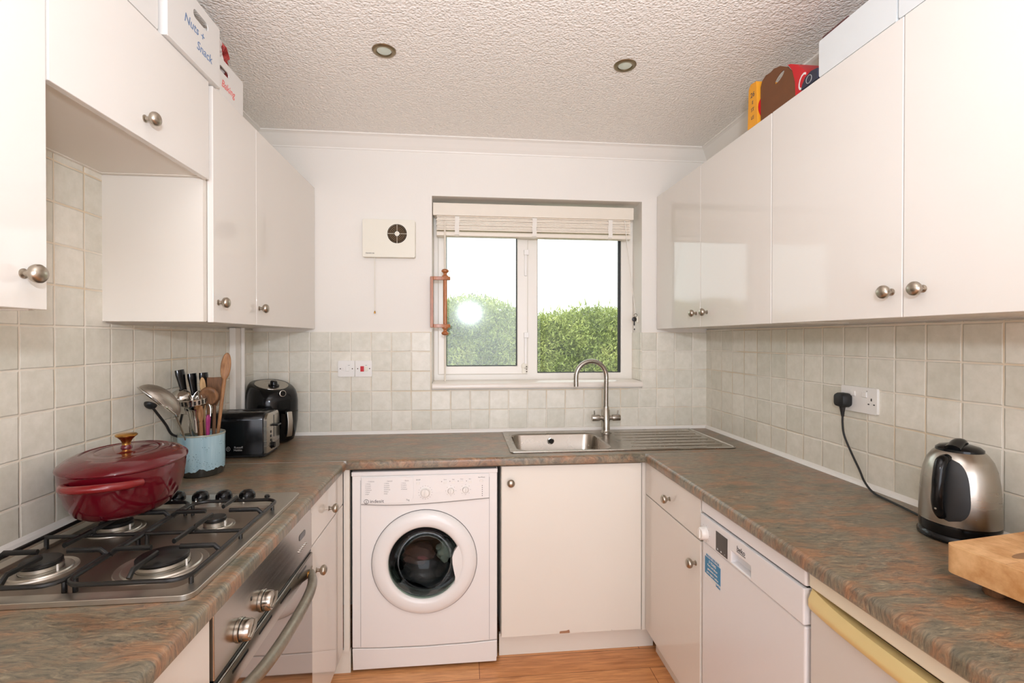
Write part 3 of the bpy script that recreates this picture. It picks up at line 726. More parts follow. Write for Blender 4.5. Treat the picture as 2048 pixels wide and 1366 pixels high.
# control fascia
bm = B(); bot = [(WX+.040, .712), (WX+.12, .706), (WX+.20, .704), (WX+.30, .706), (WX+.40, .711), (WE-.10, .718), (WE-.036, .722)]
prism(bm, bot+[(WE-.036, .826), (WX+.040, .826)], (0, 0, 0), (1, 0, 0), (0, 0, 1), (0, 1, 0), WY-.006, WY+.001)
fas = obj('control_panel', bm, 'white_enamel', wm, bev=.002)
bm = B(); prism(bm, [(WX, .828), (WE, .828), (WE, .8455), (WX, .8455)], (0, 0, 0), (1, 0, 0), (0, 0, 1), (0, 1, 0), WY-.004, WY+.001)
obj('top_lip', bm, 'white_enamel', wm, bev=.003, seg=3)
bm = B(); tube(bm, [(x, WY-.0055, z-.0015) for x, z in bot], .0013, 6, k=3); obj('fascia_shadow_gap', bm, 'inklight', wm)
bm = B(); prism(bm, [(WX+.042, .716), (WX+.19, .711), (WX+.235, .714), (WX+.254, .73), (WX+.256, .75), (WX+.256, .822), (WX+.042, .822)], (0, 0, 0), (1, 0, 0), (0, 0, 1), (0, 1, 0), WY-.0085, WY-.0055)
dr = obj('detergent_drawer', bm, 'white_enamel', wm, bev=.0012)
text('lettering', 'indesit', .019, (WX+.105, WY-.0088, .7225), (1, 0, 0), (0, 0, 1), 'ink', dr, sx=1.15)
bm = B(); tube(bm, [(WX+.062+.009*math.cos(2*PI*i/20), WY-.0088, .7225+.009*math.sin(2*PI*i/20)) for i in range(20)], .0009, 6, smooth=False, closed=True)
box(bm, WX+.061, WX+.063, WY-.0092, WY-.0086, .7175, .7245); box(bm, WX+.061, WX+.063, WY-.0092, WY-.0086, .726, .728)
obj('round_logo', bm, 'ink', dr)
text('lettering', '7kg', .010, (WX+.232, WY-.0088, .7245), (1, 0, 0), (0, 0, 1), 'inklight', dr)
cols = [(WX+.052, 'Cottons', 6, .806), (WX+.128, 'Special', 6, .806), (WX+.198, 'Extra', 4, .806)]
for x, hd, n, z in cols:
    text('lettering', '- '+hd, .0075, (x+.028, WY-.0088, z), (1, 0, 0), (0, 0, 1), 'inklight', dr)
    for k in range(n):
        zz = z-.010-k*.0085
        text('lettering', str(k+1)+' '+['White', 'Cotton', 'Colour', 'Delicate', 'Rinse', 'Spin'][k], .0062, (x+.006, WY-.0088, zz), (1, 0, 0), (0, 0, 1), 'inklight', dr, align='LEFT')
def dial(x, z, r, depth, ticks, rt_):
    bm = B(); lathe(bm, [(r*1.12, 0), (r*1.12, .002), (r*.98, .004), (r*.94, depth*.7), (r*.85, depth*.95), (r*.6, depth), (0, depth)], (x, WY-.006, z), (0, -1, 0), 28)
    d = obj('dial', bm, 'white_plastic', wm, smooth=True)
    bm = B(); box(bm, x-r*.16, x+r*.16, WY-.006-depth*1.18, WY-.006-depth*.6, z-r*.8, z+r*.8); obj('grip', bm, 'white_plastic', d, bev=.0015)
    bm = B()
    for k in range(ticks):
        a = 2*PI*k/ticks; lathe(bm, [(.0011 if ticks > 10 else .0008, 0), (.0011, .0004)], (x+rt_*math.sin(a), WY-.006, z+rt_*math.cos(a)), (0, -1, 0), 6)
    obj('dial_marks', bm, 'ink', d)
dial(.923, .753, .0185, .016, 16, .028); dial(1.030, .757, .0125, .012, 8, .021); dial(1.092, .760, .0125, .012, 8, .021)
for x in (1.005, 1.040, 1.075, 1.110):
    bm = B(); prism(bm, rrect(.017, .010, .004, 4, x, .793), (0, 0, 0), (1, 0, 0), (0, 0, 1), (0, -1, 0), -WY+.006, -WY+.008); obj('button', bm, 'white_plastic', wm, bev=.0008, seg=1)
    bm = B(); lathe(bm, [(.0016, 0), (.0016, .0006)], (x-.014, WY-.006, .797), (0, -1, 0), 10); obj('indicator', bm, 'ink', wm)
    text('lettering', ['Extra', 'Easy', 'Time', 'Spin'][int((x-1.0)/.035)], .0058, (x+.001, WY-.0063, .805), (1, 0, 0), (0, 0, 1), 'inklight', wm)
for x, z, r in ((.893, .793, .008), (1.160, .796, .008)):
    bm = B(); lathe(bm, [(r, 0), (r*.95, .002), (0, .0024)], (x, WY-.006, z), (0, -1, 0), 20); obj('button', bm, 'white_plastic', wm, smooth=True)
text('lettering', 'On/Off', .006, (.893, WY-.0063, .807), (1, 0, 0), (0, 0, 1), 'ink', wm)
text('lettering', 'Start/Pause', .0065, (1.160, WY-.0063, .811), (1, 0, 0), (0, 0, 1), 'ink', wm)
bm = B()
for k in range(6): lathe(bm, [(.0018, 0), (.0018, .0006)], (1.163, WY-.006, .775-k*.0085), (0, -1, 0), 8)
obj('indicator', bm, 'ink', wm)
# porthole door
bm = B()
lathe(bm, [(.150, .000), (.150, .012), (.156, .020), (.170, .024), (.198, .022), (.214, .014), (.2195, .004), (.2195, -.001)], (CX, WY, CZ), (0, -1, 0), 72, cap=False)
md_ = obj('porthole_door', bm, 'white_enamel', wm, smooth=True)
bm = B(); lathe(bm, [(.2195, 0), (.2215, 0), (.2215, .0015), (.2195, .0015)], (CX, WY, CZ), (0, -1, 0), 72, cap=False); obj('door_gap', bm, 'ink', md_)
a0 = math.radians(27); arc = [(CX+.158*math.cos(math.radians(a)), CZ+.158*math.sin(math.radians(a))) for a in range(-37, 30, 5)]
prism_pts = arc+[(CX+.140, CZ+.070), (CX+.124, CZ+.046), (CX+.116, CZ+.022), (CX+.117, CZ-.006), (CX+.122, CZ-.034), (CX+.128, CZ-.062)]
bm = B(); prism(bm, prism_pts, (0, 0, 0), (1, 0, 0), (0, 0, 1), (0, 1, 0), WY-.021, WY+.004); obj('door_handle', bm, 'white_enamel', md_, bev=.003)
bm = B(); lathe(bm, [(.1495, .016), (.144, .004), (.136, -.03), (.110, -.075), (.06, -.098), (0, -.104)], (CX, WY, CZ), (0, -1, 0), 48, cap=False); obj('porthole_glass', bm, 'glass_door', md_, smooth=True)
bm = B(); lathe(bm, [(.168, -.004), (.150, -.01), (.158, -.05), (.165, -.09), (.165, -.03)], (CX, WY, CZ), (0, -1, 0), 48, cap=False); obj('door_seal', bm, 'gasket', wm, smooth=True)
bm = B(); lathe(bm, [(.158, -.06), (.22, -.10), (.22, -.38), (.0, -.40)], (CX, WY, CZ), (0, -1, 0), 48, cap=False); obj('drum', bm, 'drum', wm, smooth=True)
def lump(bm, c, s, seed, n=3):
    r = bmesh.ops.create_icosphere(bm, subdivisions=n, radius=1); rd = random.Random(seed); ph = [rd.uniform(0, 6) for _ in range(6)]
    for v in r['verts']:
        p = v.co.copy(); k = 1+.18*math.sin(p.x*4+ph[0])*math.sin(p.y*5+ph[1])+.13*math.sin(p.z*7+ph[2]+p.x*3)+.07*math.sin(p.y*11+ph[3])
        v.co = Vector((c[0]+p.x*s[0]*k, c[1]+p.y*s[1]*k, c[2]+p.z*s[2]*k))
for c, s, m_, sd in (((.92, -.36, .33), (.12, .09, .05), 'cloth_dark', 1), ((.88, -.38, .425), (.07, .06, .04), 'cloth_brown', 2), ((1.0, -.38, .43), (.04, .04, .04), 'cloth_white', 3), ((.88, -.35, .575), (.09, .05, .025), 'cloth_brown', 5), ((.93, -.33, .505), (.11, .05, .035), 'cloth_dark', 4)):
    bm = B(); lump(bm, c, s, sd)
    o = obj('laundry', bm, m_, None, smooth=True)
    tag(o, {1: 'dark crumpled laundry low in the washing machine drum', 2: 'brown laundry in the middle of the washing machine drum', 3: 'pale grey laundry beside the porthole handle in the drum', 4: 'dark laundry in the upper right of the drum', 5: 'brown laundry at the top of the drum window'}[sd], 'laundry', 'laundry in the washing machine')

# ================================================================== OVEN
ov = thing('built_in_oven', 'stainless steel built-in oven under the hob with two knobs and a bowed handle', 'oven', (.3, -1.29, .11))
OY0, OY1 = -1.601, -.980
bm = B(); box(bm, .03, LF-.02, OY0+.002, OY1-.002, .11, .856); obj('casing', bm, 'carcass', ov)
bm = B(); prism(bm, [(OY0+.002, .722), (OY1-.004, .722), (OY1-.004, .835), (OY1-.02, .856), (OY0+.002, .856)], (0, 0, 0), (0, 1, 0), (0, 0, 1), (1, 0, 0), LF-.019, LF+.004)
obj('control_panel', bm, 'ovensteel', ov, bev=.002)
for y in (-1.485, -1.365):
    bm = B(); lathe(bm, [(.026, 0), (.026, .003), (.0235, .005), (.0235, .018), (.021, .024), (.012, .026), (0, .026)], (LF+.004, y, .757), (1, 0, 0), 28); k = obj('oven_knob', bm, 'ovensteel', ov, smooth=True)
    bm = B(); lathe(bm, [(.0245, .003), (.0245, .006)], (LF+.004, y, .757), (1, 0, 0), 28); obj('knob_ring', bm, 'black', k)
    bm = B(); tube(bm, [(LF+.031, y-.015, .747), (LF+.034, y, .759), (LF+.031, y+.015, .771)], .0035, 8, flat=.7); obj('grip', bm, 'ovensteel', k, smooth=True)
bm = B(); box(bm, LF+.004, LF+.005, -1.432, -1.426, .792, .80); obj('indicator_light', bm, 'black', ov)
bm = B(); prism(bm, rrect(.055, .018, .008, 5, -1.075, .80), (0, 0, 0), (0, 1, 0), (0, 0, 1), (1, 0, 0), LF+.004, LF+.0052); obj('clock_display', bm, 'panelglass', ov)
bm = B()
for k in range(6): lathe(bm, [(.003, 0), (.003, .003), (0, .0036)], (LF+.004, -1.105+k*.013, .762), (1, 0, 0), 12)
obj('timer_button', bm, 'chrome', ov, smooth=True)
bm = B(); box(bm, LF-.019, LF+.002, OY0+.002, OY1-.004, .712, .720); obj('vent_gap', bm, 'black', ov)
bm = B(); box(bm, LF-.019, LF+.006, OY0+.002, OY1-.004, .12, .710); dr_ = obj('oven_door', bm, 'mirror_glass', ov, bev=.002)
bm = B(); box(bm, LF+.0062, LF+.0075, OY0+.004, OY1-.006, .66, .708); obj('door_top_rail', bm, 'ovensteel', dr_)
for k in range(4):
    bm = B(); y = -1.53+k*.135; box(bm, LF+.0075, LF+.0082, y, y+.075, .690, .696); obj('vent_slot', bm, 'black', dr_)
bm = B(); pts = [(LF+.010+.030*(1-((s-.5)*2)**4)+.010*(1-((s-.5)*2)**2), OY0+.03+s*(OY1-OY0-.06), .652-.0*s) for s in [i/14 for i in range(15)]]
tube(bm, pts, [.012]+[.0145]*6+[.012], 12, k=3, flat=1.1); hd = obj('door_handle', bm, 'oldhandle', dr_, smooth=True)
for y in (OY0+.045, OY1-.045):
    bm = B(); tube(bm, [(LF+.006, y, .655), (LF+.022, y, .652)], .010, 10, smooth=False); obj('handle_mount', bm, 'brass', hd, smooth=True)
bm = B(); box(bm, LF-.07, LF-.052, OY0, OY1, 0, .108); obj('plinth', bm, 'satin', ov)

# ================================================================== DISHWASHER
DX = 1.885
dw = thing('dishwasher', 'white freestanding dishwasher with blue sticker under the right worktop', 'dishwasher', (2.15, -1.29, 0))
DY0, DY1 = -1.545, -1.040
bm = B(); box(bm, DX+.03, W-.03, DY0, DY1, .02, .79); obj('casing', bm, 'white_cool', dw)
bm = B(); box(bm, DX+.006, DX+.032, DY0+.004, DY1-.004, .11, .720); obj('door', bm, 'white_cool', dw, bev=.006, seg=3)
bm = B(); prism(bm, [(-DY1+.002, .724), (-DY0-.002, .724), (-DY0-.002, .812), (-DY1+.002, .812)], (0, 0, 0), (0, -1, 0), (0, 0, 1), (1, 0, 0), DX, DX+.04,
                [[(1.232, .733), (1.330, .733), (1.330, .765), (1.232, .765)]])
obj('control_panel', bm, 'white_cool', dw, bev=.004, seg=3)
bm = B(); box(bm, DX+.022, DX+.03, -1.334, -1.228, .729, .769); obj('handle_recess', bm, 'white_cool', dw)
bm = B(); box(bm, DX+.004, W-.03, DY0+.001, DY1-.001, .816, .858); obj('top_panel', bm, 'white_cool', dw, bev=.006, seg=3)
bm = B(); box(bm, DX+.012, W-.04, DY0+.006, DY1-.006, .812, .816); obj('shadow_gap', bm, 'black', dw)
bm = B(); lathe(bm, [(.0215, 0), (.0215, .004), (.020, .016), (.017, .020), (0, .020)], (DX, -1.078, .757), (-1, 0, 0), 28); kk = obj('programme_dial', bm, 'white_plastic', dw, smooth=True)
bm = B(); box(bm, DX-.0235, DX-.018, -1.081, -1.075, .742, .772); obj('grip', bm, 'white_plastic', kk, bev=.001)
bm = B()
for k in range(9):
    a = math.radians(-70+k*40); lathe(bm, [(.0011, 0), (.0011, .0004)], (DX, -1.078-.027*math.sin(a), .757+.027*math.cos(a)), (-1, 0, 0), 6)
obj('dial_marks', bm, 'inklight', dw)
bm = B(); box(bm, DX-.0012, DX+.001, -1.212, -1.146, .731, .792); dsp = obj('display', bm, 'panelglass', dw)
for k, s in enumerate(('3h', '6h', '+')): text('lettering', s, .007, (DX-.0015, -1.157-k*.021, .738), (0, -1, 0), (0, 0, 1), 'white_print', dsp)
text('lettering', 'beko', .021, (DX-.0005, -1.284, .787), (0, -1, 0), (0, 0, 1), 'ink', dw)
bm = B(); box(bm, DX-.0008, DX, -1.306, -1.262, .7765, .778); obj('logo_underline', bm, 'ink', dw)
bm = B(); prism(bm, [(1.066, .606), (1.164, .606), (1.164, .690), (1.066, .690)], (0, 0, 0), (0, -1, 0), (0, 0, 1), (-1, 0, 0), -DX-.0058, -DX-.0052); st = obj('sticker', bm, 'sticker_w', dw)
bm = B(); box(bm, DX+.0046, DX+.0051, -1.164, -1.066, .622, .678); obj('sticker_print', bm, 'sticker', st)
text('lettering', 'PROTECTED FOR', .0105, (DX+.0043, -1.115, .684), (0, -1, 0), (0, 0, 1), 'sticker', st)
for k, s in enumerate(('5 YEARS', 'Parts and labour', 'guarantee when', 'you register online')):
    text('lettering', s, .0125 if k == 0 else .0095, (DX+.0042, -1.115, .668-k*.0125), (0, -1, 0), (0, 0, 1), 'white_print', st)
text('lettering', 'beko', .013, (DX+.0043, -1.150, .613), (0, -1, 0), (0, 0, 1), 'sticker', st)
bm = B(); box(bm, DX+.06, DX+.08, DY0, DY1, 0, .108); obj('plinth', bm, 'white_cool', dw)

# ================================================================== FRIDGE
fg = thing('undercounter_fridge', 'cream undercounter fridge with gold handle strip in the right foreground', 'fridge', (2.15, -1.84, 0))
FX = 1.893
bm = B(); box(bm, FX+.05, W-.03, -2.12, -1.553, .02, .80); obj('casing', bm, 'fridge', fg)
bm = B(); box(bm, FX-.002, W-.03, -2.12, -1.552, .822, .859); obj('top_panel', bm, 'fridge', fg, bev=.004)
bm = B(); box(bm, FX+.02, FX+.05, -2.118, -1.554, .768, .820); obj('gap_panel', bm, 'iron', fg)
bm = B(); box(bm, FX+.002, FX+.048, -2.12, -1.552, .06, .768); obj('door', bm, 'fridge_door', fg, bev=.004)
bm = B(); rings = []
for i in range(25):
    s = i/24; y = -1.553-s*.567; e = 1-(2*s-1)**4
    zt = .818-.012*e; zb = .770; xo = FX-.004-.010*e
    rings.append([(FX+.012, y, zb), (xo+.004, y, zb), (xo, y, zb+.008), (xo, y, (zb+zt)/2), (xo+.010, y, zt), (FX+.02, y, zt)])
loft(bm, rings); obj('handle_strip', bm, 'gold', fg, smooth=True)

# ================================================================== HOB
hb = thing('gas_hob', 'stainless steel four-burner gas hob set in the left worktop', 'hob', (.32, -1.31, ZC))
HX0, HX1, HY0, HY1 = .075, .565, -1.628, -1.002
bm = B(); prism(bm, rrect(HX1-HX0, HY1-HY0, .022, 5, (HX0+HX1)/2, (HY0+HY1)/2), (0, 0, 0), (1, 0, 0), (0, 1, 0), (0, 0, 1), ZC+.0005, ZC+.0115, [rrect(.430, .475, .03, 5, .318, -1.360)])
obj('surround', bm, 'hobsteel', hb, bev=.006, seg=4)
bm = B(); box(bm, .09, .55, -1.62, -1.11, ZC+.0005, ZC+.004); obj('spill_tray', bm, 'hobpan', hb)
for (x, y, r, nm) in ((.18, -1.475, .036, 0), (.425, -1.475, .050, 1), (.425, -1.250, .027, 2), (.18, -1.250, .036, 3)):
    z = ZC+.004
    bm = B(); lathe(bm, [(r*1.75, .0), (r*1.72, .003), (r*1.5, .001), (r*1.45, .0035), (r*1.05, .002)], (x, y, z), n=40, cap=False); obj('burner_dish', bm, 'hobsteel', hb, smooth=True)
    bm = B(); lathe(bm, [(r*1.02, .0), (r*1.02, .003), (r*.94, .005), (r*1.03, .007), (r*1.03, .0135), (r*.95, .0145), (0, .0145)], (x, y, z), n=40); br_ = obj('burner_ring', bm, 'alu', hb, smooth=True)
    bm = B(); lathe(bm, [(r*.96, .0148), (r*1.0, .0165), (r*1.0, .0215), (r*.93, .024), (0, .025)], (x, y, z), n=40); obj('burner_cap', bm, 'iron', br_, smooth=True)
    bm = B(); tube(bm, [(x+r*1.1, y-.01, z), (x+r*1.1, y-.01, z+.016)], .002, 6, smooth=False); obj('spark_electrode', bm, 'white_plastic', br_)
ZG = .944
for gx0, gx1 in ((.095, .310), (.318, .545)):
    gy0, gy1 = -1.608, -1.135; bm = B(); rr = .0048
    c = rrect(gx1-gx0, gy1-gy0, .035, 4, (gx0+gx1)/2, (gy0+gy1)/2)
    tube(bm, [(x, y, ZG-.012) for x, y in c], rr, 8, smooth=False, closed=True)
    xm = (gx0+gx1)/2; 
    for yb in (-1.475, -1.250):
        for (dx, dy) in ((1, 0), (-1, 0), (0, 1), (0, -1)):
            if dx: p0 = (xm+dx*(gx1-gx0)/2, yb); 
            else: p0 = (xm, yb+dy*.118)
            p1 = (xm+dx*.03, yb+dy*.03)
            tube(bm, [(p0[0], p0[1], ZG-.012), (p0[0]-dx*.012, p0[1]-dy*.012, ZG), (p1[0], p1[1], ZG)], rr, 8, smooth=False, flat=1.25)
    tube(bm, [(gx0, -1.3625, ZG-.012), (gx1, -1.3625, ZG-.012)], rr, 8, smooth=False)
    for x in (gx0+.006, gx1-.006):
        for y in (gy0+.03, -1.3625, gy1-.03): tube(bm, [(x, y, ZG-.012), (x, y, ZC+.0045)], rr, 8, smooth=False)
    obj('pan_support', bm, 'iron', hb, smooth=True)
for x in (.215, .283, .351, .419):
    bm = B(); lathe(bm, [(.023, 0), (.0235, .004), (.0225, .012), (.019, .019), (.012, .0235), (0, .025)], (x, -1.045, ZC+.0115), n=28); k = obj('control_knob', bm, 'black', hb, smooth=True)
    bm = B(); tube(bm, [(x, -1.071, ZC+.012), (x, -1.069, ZC+.021)], .003, 8, smooth=False); obj('pointer', bm, 'chrome', k, smooth=True)
bm = B(); lathe(bm, [(.008, 0), (.008, .005), (.006, .007), (0, .007)], (.478, -1.045, ZC+.0115), n=20); obj('ignition_button', bm, 'black', hb, smooth=True)

# ================================================================== CASSEROLE
cs = thing('casserole_dish', 'burgundy enamelled oval casserole with brass lid knob on the hob', 'casserole', (.178, -1.208, .9495), 1.82, local=True)
A_, B_ = .178, .136
def ering(s, z, n=56, ds=0): return [((A_*s+ds)*math.cos(2*PI*i/n), (B_*s+ds)*math.sin(2*PI*i/n), z) for i in range(n)]
bm = B(); loft(bm, [ering(.60, .0), ering(.68, .002), ering(.78, .012), ering(.87, .034), ering(.935, .066), ering(.975, .100), ering(.985, .122), ering(.95, .122), ering(.93, .09), ering(.80, .03), ering(.55, .012)])
obj('pot', bm, 'enamel_red', cs, smooth=True)
bm = B(); loft(bm, [ering(.955, .118), ering(1.0, .1235), ering(1.008, .127), ering(1.0, .1305), ering(.965, .135), ering(.90, .1425), ering(.80, .1495), ering(.70, .1535), ering(.68, .1515), ering(.62, .1535), ering(.50, .156), ering(.48, .1542), ering(.40, .1575), ering(.2, .1595), ering(.05, .1600)])
ld = obj('lid', bm, 'enamel_red', cs, smooth=True)
bm = B(); lathe(bm, [(.013, .0), (.013, .004), (.010, .008)], (0, 0, .1595), n=24); obj('knob_base', bm, 'enamel_red', ld, smooth=True)
bm = B(); lathe(bm, [(.010, .0), (.0095, .006), (.013, .014), (.020, .022), (.0245, .025), (.025, .028), (.022, .0305), (0, .032)], (0, 0, .1665), n=32); obj('brass_knob', bm, 'brass', ld, smooth=True)
for s in (-1, 1):
    bm = B(); e = A_*.975
    pts = [(s*(e-.030), -.078, .098), (s*(e+.0), -.062, .101), (s*(e+.022), -.034, .104), (s*(e+.028), 0, .105), (s*(e+.022), .034, .104), (s*(e+.0), .062, .101), (s*(e-.030), .078, .098)]
    tube(bm, pts, .0105, 12, flat=.95, upv=(0, 0, 1)); obj('side_handle', bm, 'enamel_orange', cs, smooth=True)

# ================================================================== UTENSIL CROCK AND UTENSILS
CK = Vector((.112, -.705, ZC))
ck = thing('utensil_crock', 'speckled pale blue stoneware crock with dark unglazed foot, full of utensils', 'utensil pot', tuple(CK))
bm = B(); lathe(bm, [(.066, 0), (.071, .003), (.0745, .020), (.076, .06), (.0755, .11), (.0765, .145), (.078, .150), (.0765, .1535), (.0725, .150), (.0705, .145), (.0705, .02), (.0, .012)], tuple(CK), n=56, cap=True)
obj('pot', bm, 'crock', ck, smooth=True)
zt_ = 1.05
def uten(name, label, cat, base): return thing(name, label, cat, base)
def P3(a, b, t): return tuple(Vector(a).lerp(Vector(b), t))
# black handles
for i, (tx, ty, tz, bx, by, lb) in enumerate(((.040, -.715, 1.287, .105, -.70, 'black-handled utensil, leftmost of the three black grips in the crock'),
                                          (.070, -.690, 1.272, .115, -.69, 'black-handled utensil, middle of the three black grips in the crock'),
                                          (.104, -.675, 1.274, .125, -.68, 'black-handled utensil, rightmost of the three black grips in the crock'))):
    t0 = (tx, ty, tz); b0 = (bx, by, .925); r = uten('kitchen_utensil', lb, 'utensil', b0); r['group'] = 'black-handled utensils in the crock'
    bm = B(); tube(bm, [t0, P3(t0, b0, .05), P3(t0, b0, .2), P3(t0, b0, .42)], [.020, .021, .015, .011], 12, flat=.65); obj('grip', bm, 'black', r, smooth=True)
    bm = B(); tube(bm, [P3(t0, b0, .40), b0], .003, 8, smooth=False); obj('shaft', bm, 'chrome', r, smooth=True)
# sieve
def bowl(bm, c, d1, d2, a, b, depth, n=28, m=8, solid=True):
    c, d1, d2 = Vector(c), Vector(d1).normalized(), Vector(d2); d2 = (d2-d1*d2.dot(d1)).normalized(); nrm = d1.cross(d2)
    rings = []
    for k in range(m+1):
        t_ = PI/2*k/m; rr_ = math.cos(t_); h = math.sin(t_)*depth
        rings.append([c+d1*(a*rr_*math.cos(2*PI*i/n))+d2*(b*rr_*math.sin(2*PI*i/n))+nrm*h for i in range(n)] if k < m else None)
    R = [[bm.verts.new(p) for p in rg] for rg in rings[:-1]]; tip = bm.verts.new(c+nrm*depth)
    for x, y in zip(R, R[1:]):
        for i in range(n): bm.faces.new((x[i], x[(i+1) % n], y[(i+1) % n], y[i]))
    for i in range(n): bm.faces.new((R[-1][i], R[-1][(i+1) % n], tip))
    return [c+d1*(a*math.cos(2*PI*i/n))+d2*(b*math.sin(2*PI*i/n)) for i in range(n)]
def sieve():
    b0 = (.100, -.715, .93); r = uten('sieve', 'large steel mesh sieve leaning out of the crock towards the casserole', 'sieve', b0)
    bm = B(); rim = bowl(bm, (.074, -.895, 1.190), (-.20, -.76, .62), (.72, -.40, -.30), .084, .058, .046)
    o = obj('mesh_bowl', bm, 'sievemesh', r, smooth=True)
    bm = B(); tube(bm, rim, .0028, 8, smooth=False, closed=True); obj('rim', bm, 'chrome', r, smooth=True)
    bm = B(); e = Vector((.074, -.895, 1.190))-Vector((-.20, -.76, .62)).normalized()*.084
    tube(bm, [tuple(e), P3(tuple(e), b0, .3), b0], .0034, 8); obj('handle', bm, 'chrome', r, smooth=True)
def sievemat():
    m, nt, b = newmat('sieve_mesh'); out = [n for n in nt.nodes if n.type == 'OUTPUT_MATERIAL'][0]
    b.inputs['Base Color'].default_value = lin((190, 182, 172)); b.inputs['Metallic'].default_value = 1; b.inputs['Roughness'].default_value = .35
    v = coords(nt, (1, 1, 1)); sp = node(nt, 'ShaderNodeSeparateXYZ'); nt.links.new(v, sp.inputs[0])
    fy = math_(nt, 'FRACT', math_(nt, 'MULTIPLY', math_(nt, 'ADD', sp.outputs[1], sp.outputs[0]), 520.0)); fz = math_(nt, 'FRACT', math_(nt, 'MULTIPLY', sp.outputs[2], 520.0))
    hole = math_(nt, 'MULTIPLY', math_(nt, 'GREATER_THAN', fy, .45), math_(nt, 'GREATER_THAN', fz, .45))
    tr = node(nt, 'ShaderNodeBsdfTransparent'); mx = node(nt, 'ShaderNodeMixShader'); nt.links.new(hole, mx.inputs[0]); nt.links.new(b.outputs[0], mx.inputs[1]); nt.links.new(tr.outputs[0], mx.inputs[2]); nt.links.new(mx.outputs[0], out.inputs['Surface'])
    return m
M['sievemesh'] = sievemat(); sieve()
# steel ladle
b0 = (.115, -.725, .925); r = uten('ladle', 'steel ladle with its round bowl up, behind the sieve', 'ladle', b0)
bm = B(); rim = bowl(bm, (.062, -.745, 1.188), (1, .2, -.25), (.1, -.75, -.6), .034, .034, -.028) ; o = obj('ladle_bowl', bm, 'chrome', r, smooth=True); o.modifiers.new('s', 'SOLIDIFY').thickness = .0012
bm = B(); tube(bm, [(.072, -.745, 1.165), P3((.072, -.745, 1.165), b0, .4), b0], [.005, .004, .004], 8, flat=.5); obj('handle', bm, 'chrome', r, smooth=True)
# slotted masher
b0 = (.122, -.735, .93); r = uten('slotted_masher', 'chrome slotted masher standing head up in the front of the crock', 'masher', b0)
c = Vector((.112, -.765, 1.187)); ax = (Vector(c)-Vector(b0)).normalized()
bm = B(); lathe(bm, [(.034, -.026), (.043, -.020), (.0445, 0), (.042, .0015), (.041, -.003), (.034, -.022)], tuple(c), tuple(ax), 32, cap=False)
o = obj('slotted_head', bm, 'chrome', r, smooth=True)
bm = B(); a_, u_, v_ = frame_from(ax)
for k in range(20):
    an = 2*PI*k/20; d = u_*math.cos(an)+v_*math.sin(an); s = a_.cross(d)
    p = c+d*.0442-a_*.010; q = [p+s*.0035-a_*.008-d*.001, p-s*.0035-a_*.008-d*.001, p-s*.0035+a_*.006, p+s*.0035+a_*.006]
    vs = [bm.verts.new(x+d*.0004) for x in q]; bm.faces.new(vs); 
obj('slot', bm, 'iron', r)
bm = B(); lathe(bm, [(.034, -.026), (.020, -.034), (.011, -.05), (.009, -.08), (.009, -.14), (.011, -.2)], tuple(c), tuple(ax), 20); obj('stem', bm, 'chrome', r, smooth=True)
# steel funnel like body left of the masher
b0 = (.095, -.742, .93); r = uten('steel_server', 'broad steel serving blade standing beside the masher stem', 'utensil', b0)
bm = B(); P = [(.052, -.765, 1.135), (.100, -.770, 1.13), (.104, -.748, 1.0), (.098, -.742, .93), (.090, -.742, .93), (.082, -.748, 1.0)]
for off in (0, .0015):
    pass
vs = [bm.verts.new(p) for p in P]; bm.faces.new(vs); o = obj('blade', bm, 'chrome', r); o.modifiers.new('s', 'SOLIDIFY').thickness = .0015
# wooden spoons and spatula
def spoon(name, label, cat, tip, base, L, w, mat, tilt=(0, -1, 0), th=.35, hr=(.0065, .0058)):
    r = uten(name, label, cat, base); tip, b = Vector(tip), Vector(base); d = (tip-b).normalized(); s = d.cross(Vector(tilt)).normalized(); n_ = s.cross(d).normalized()
    bm = B(); bs = bmesh.ops.create_uvsphere(bm, u_segments=20, v_segments=14, radius=1); c = tip-d*L*.5
    for v in bs['verts']:
        p = v.co.copy(); y = p.x
        z = p.z; k = p.y
        dent = .55*max(0, 1-(p.x**2+p.z**2)*1.25) if k > 0 else 0
        v.co = c+d*(z*L*.5)+s*(y*w*.5)+n_*((k*(1-dent*1.6))*w*.5*th)
    obj('bowl', bm, mat, r, smooth=True)
    e = tip-d*L*.93; bm = B(); tube(bm, [tuple(e), tuple(e.lerp(b, .5)), tuple(b)], [hr[0]*1.1, hr[1], hr[1]], 10); obj('handle', bm, mat, r, smooth=True)
    return r
spoon('wooden_spoon', 'tall narrow wooden spoon, the highest utensil in the crock', 'spoon', (.202, -.700, 1.350), (.146, -.685, .925), .105, .034, 'utwood', (.5, -1, 0), .5)
spoon('wooden_spoon', 'broad round wooden ladle spoon with a pale rim at the front right of the crock', 'spoon', (.154, -.735, 1.225), (.120, -.690, .92), .070, .066, 'utwood2', (.1, -1, .1), .5)
spoon('wooden_spoon', 'slim pale wooden spoon between the black grips and the wooden spatula', 'spoon', (.112, -.700, 1.258), (.118, -.668, .92), .065, .022, 'palewood', (0, -1, 0), .5)
spoon('wooden_spoon', 'thin wooden spoon with its bowl low beside the chrome masher', 'spoon', (.134, -.755, 1.165), (.132, -.740, .925), .07, .02, 'utwood', (0, -1, 0), .5)
b0 = (.133, -.665, .92); r = uten('wooden_spatula', 'flat square-ended brown wooden spatula in the crock', 'spatula', b0)
bm = B(); prism(bm, [(-.032, 0), (.032, 0), (.033, -.05), (.018, -.085), (.007, -.11), (-.007, -.11), (-.018, -.085), (-.032, -.05)], (.146, -.672, 1.256), (1, .1, .02), (.04, .0, 1), (0, -1, 0), -.003, .003); obj('blade', bm, 'utwood2', r, bev=.002)
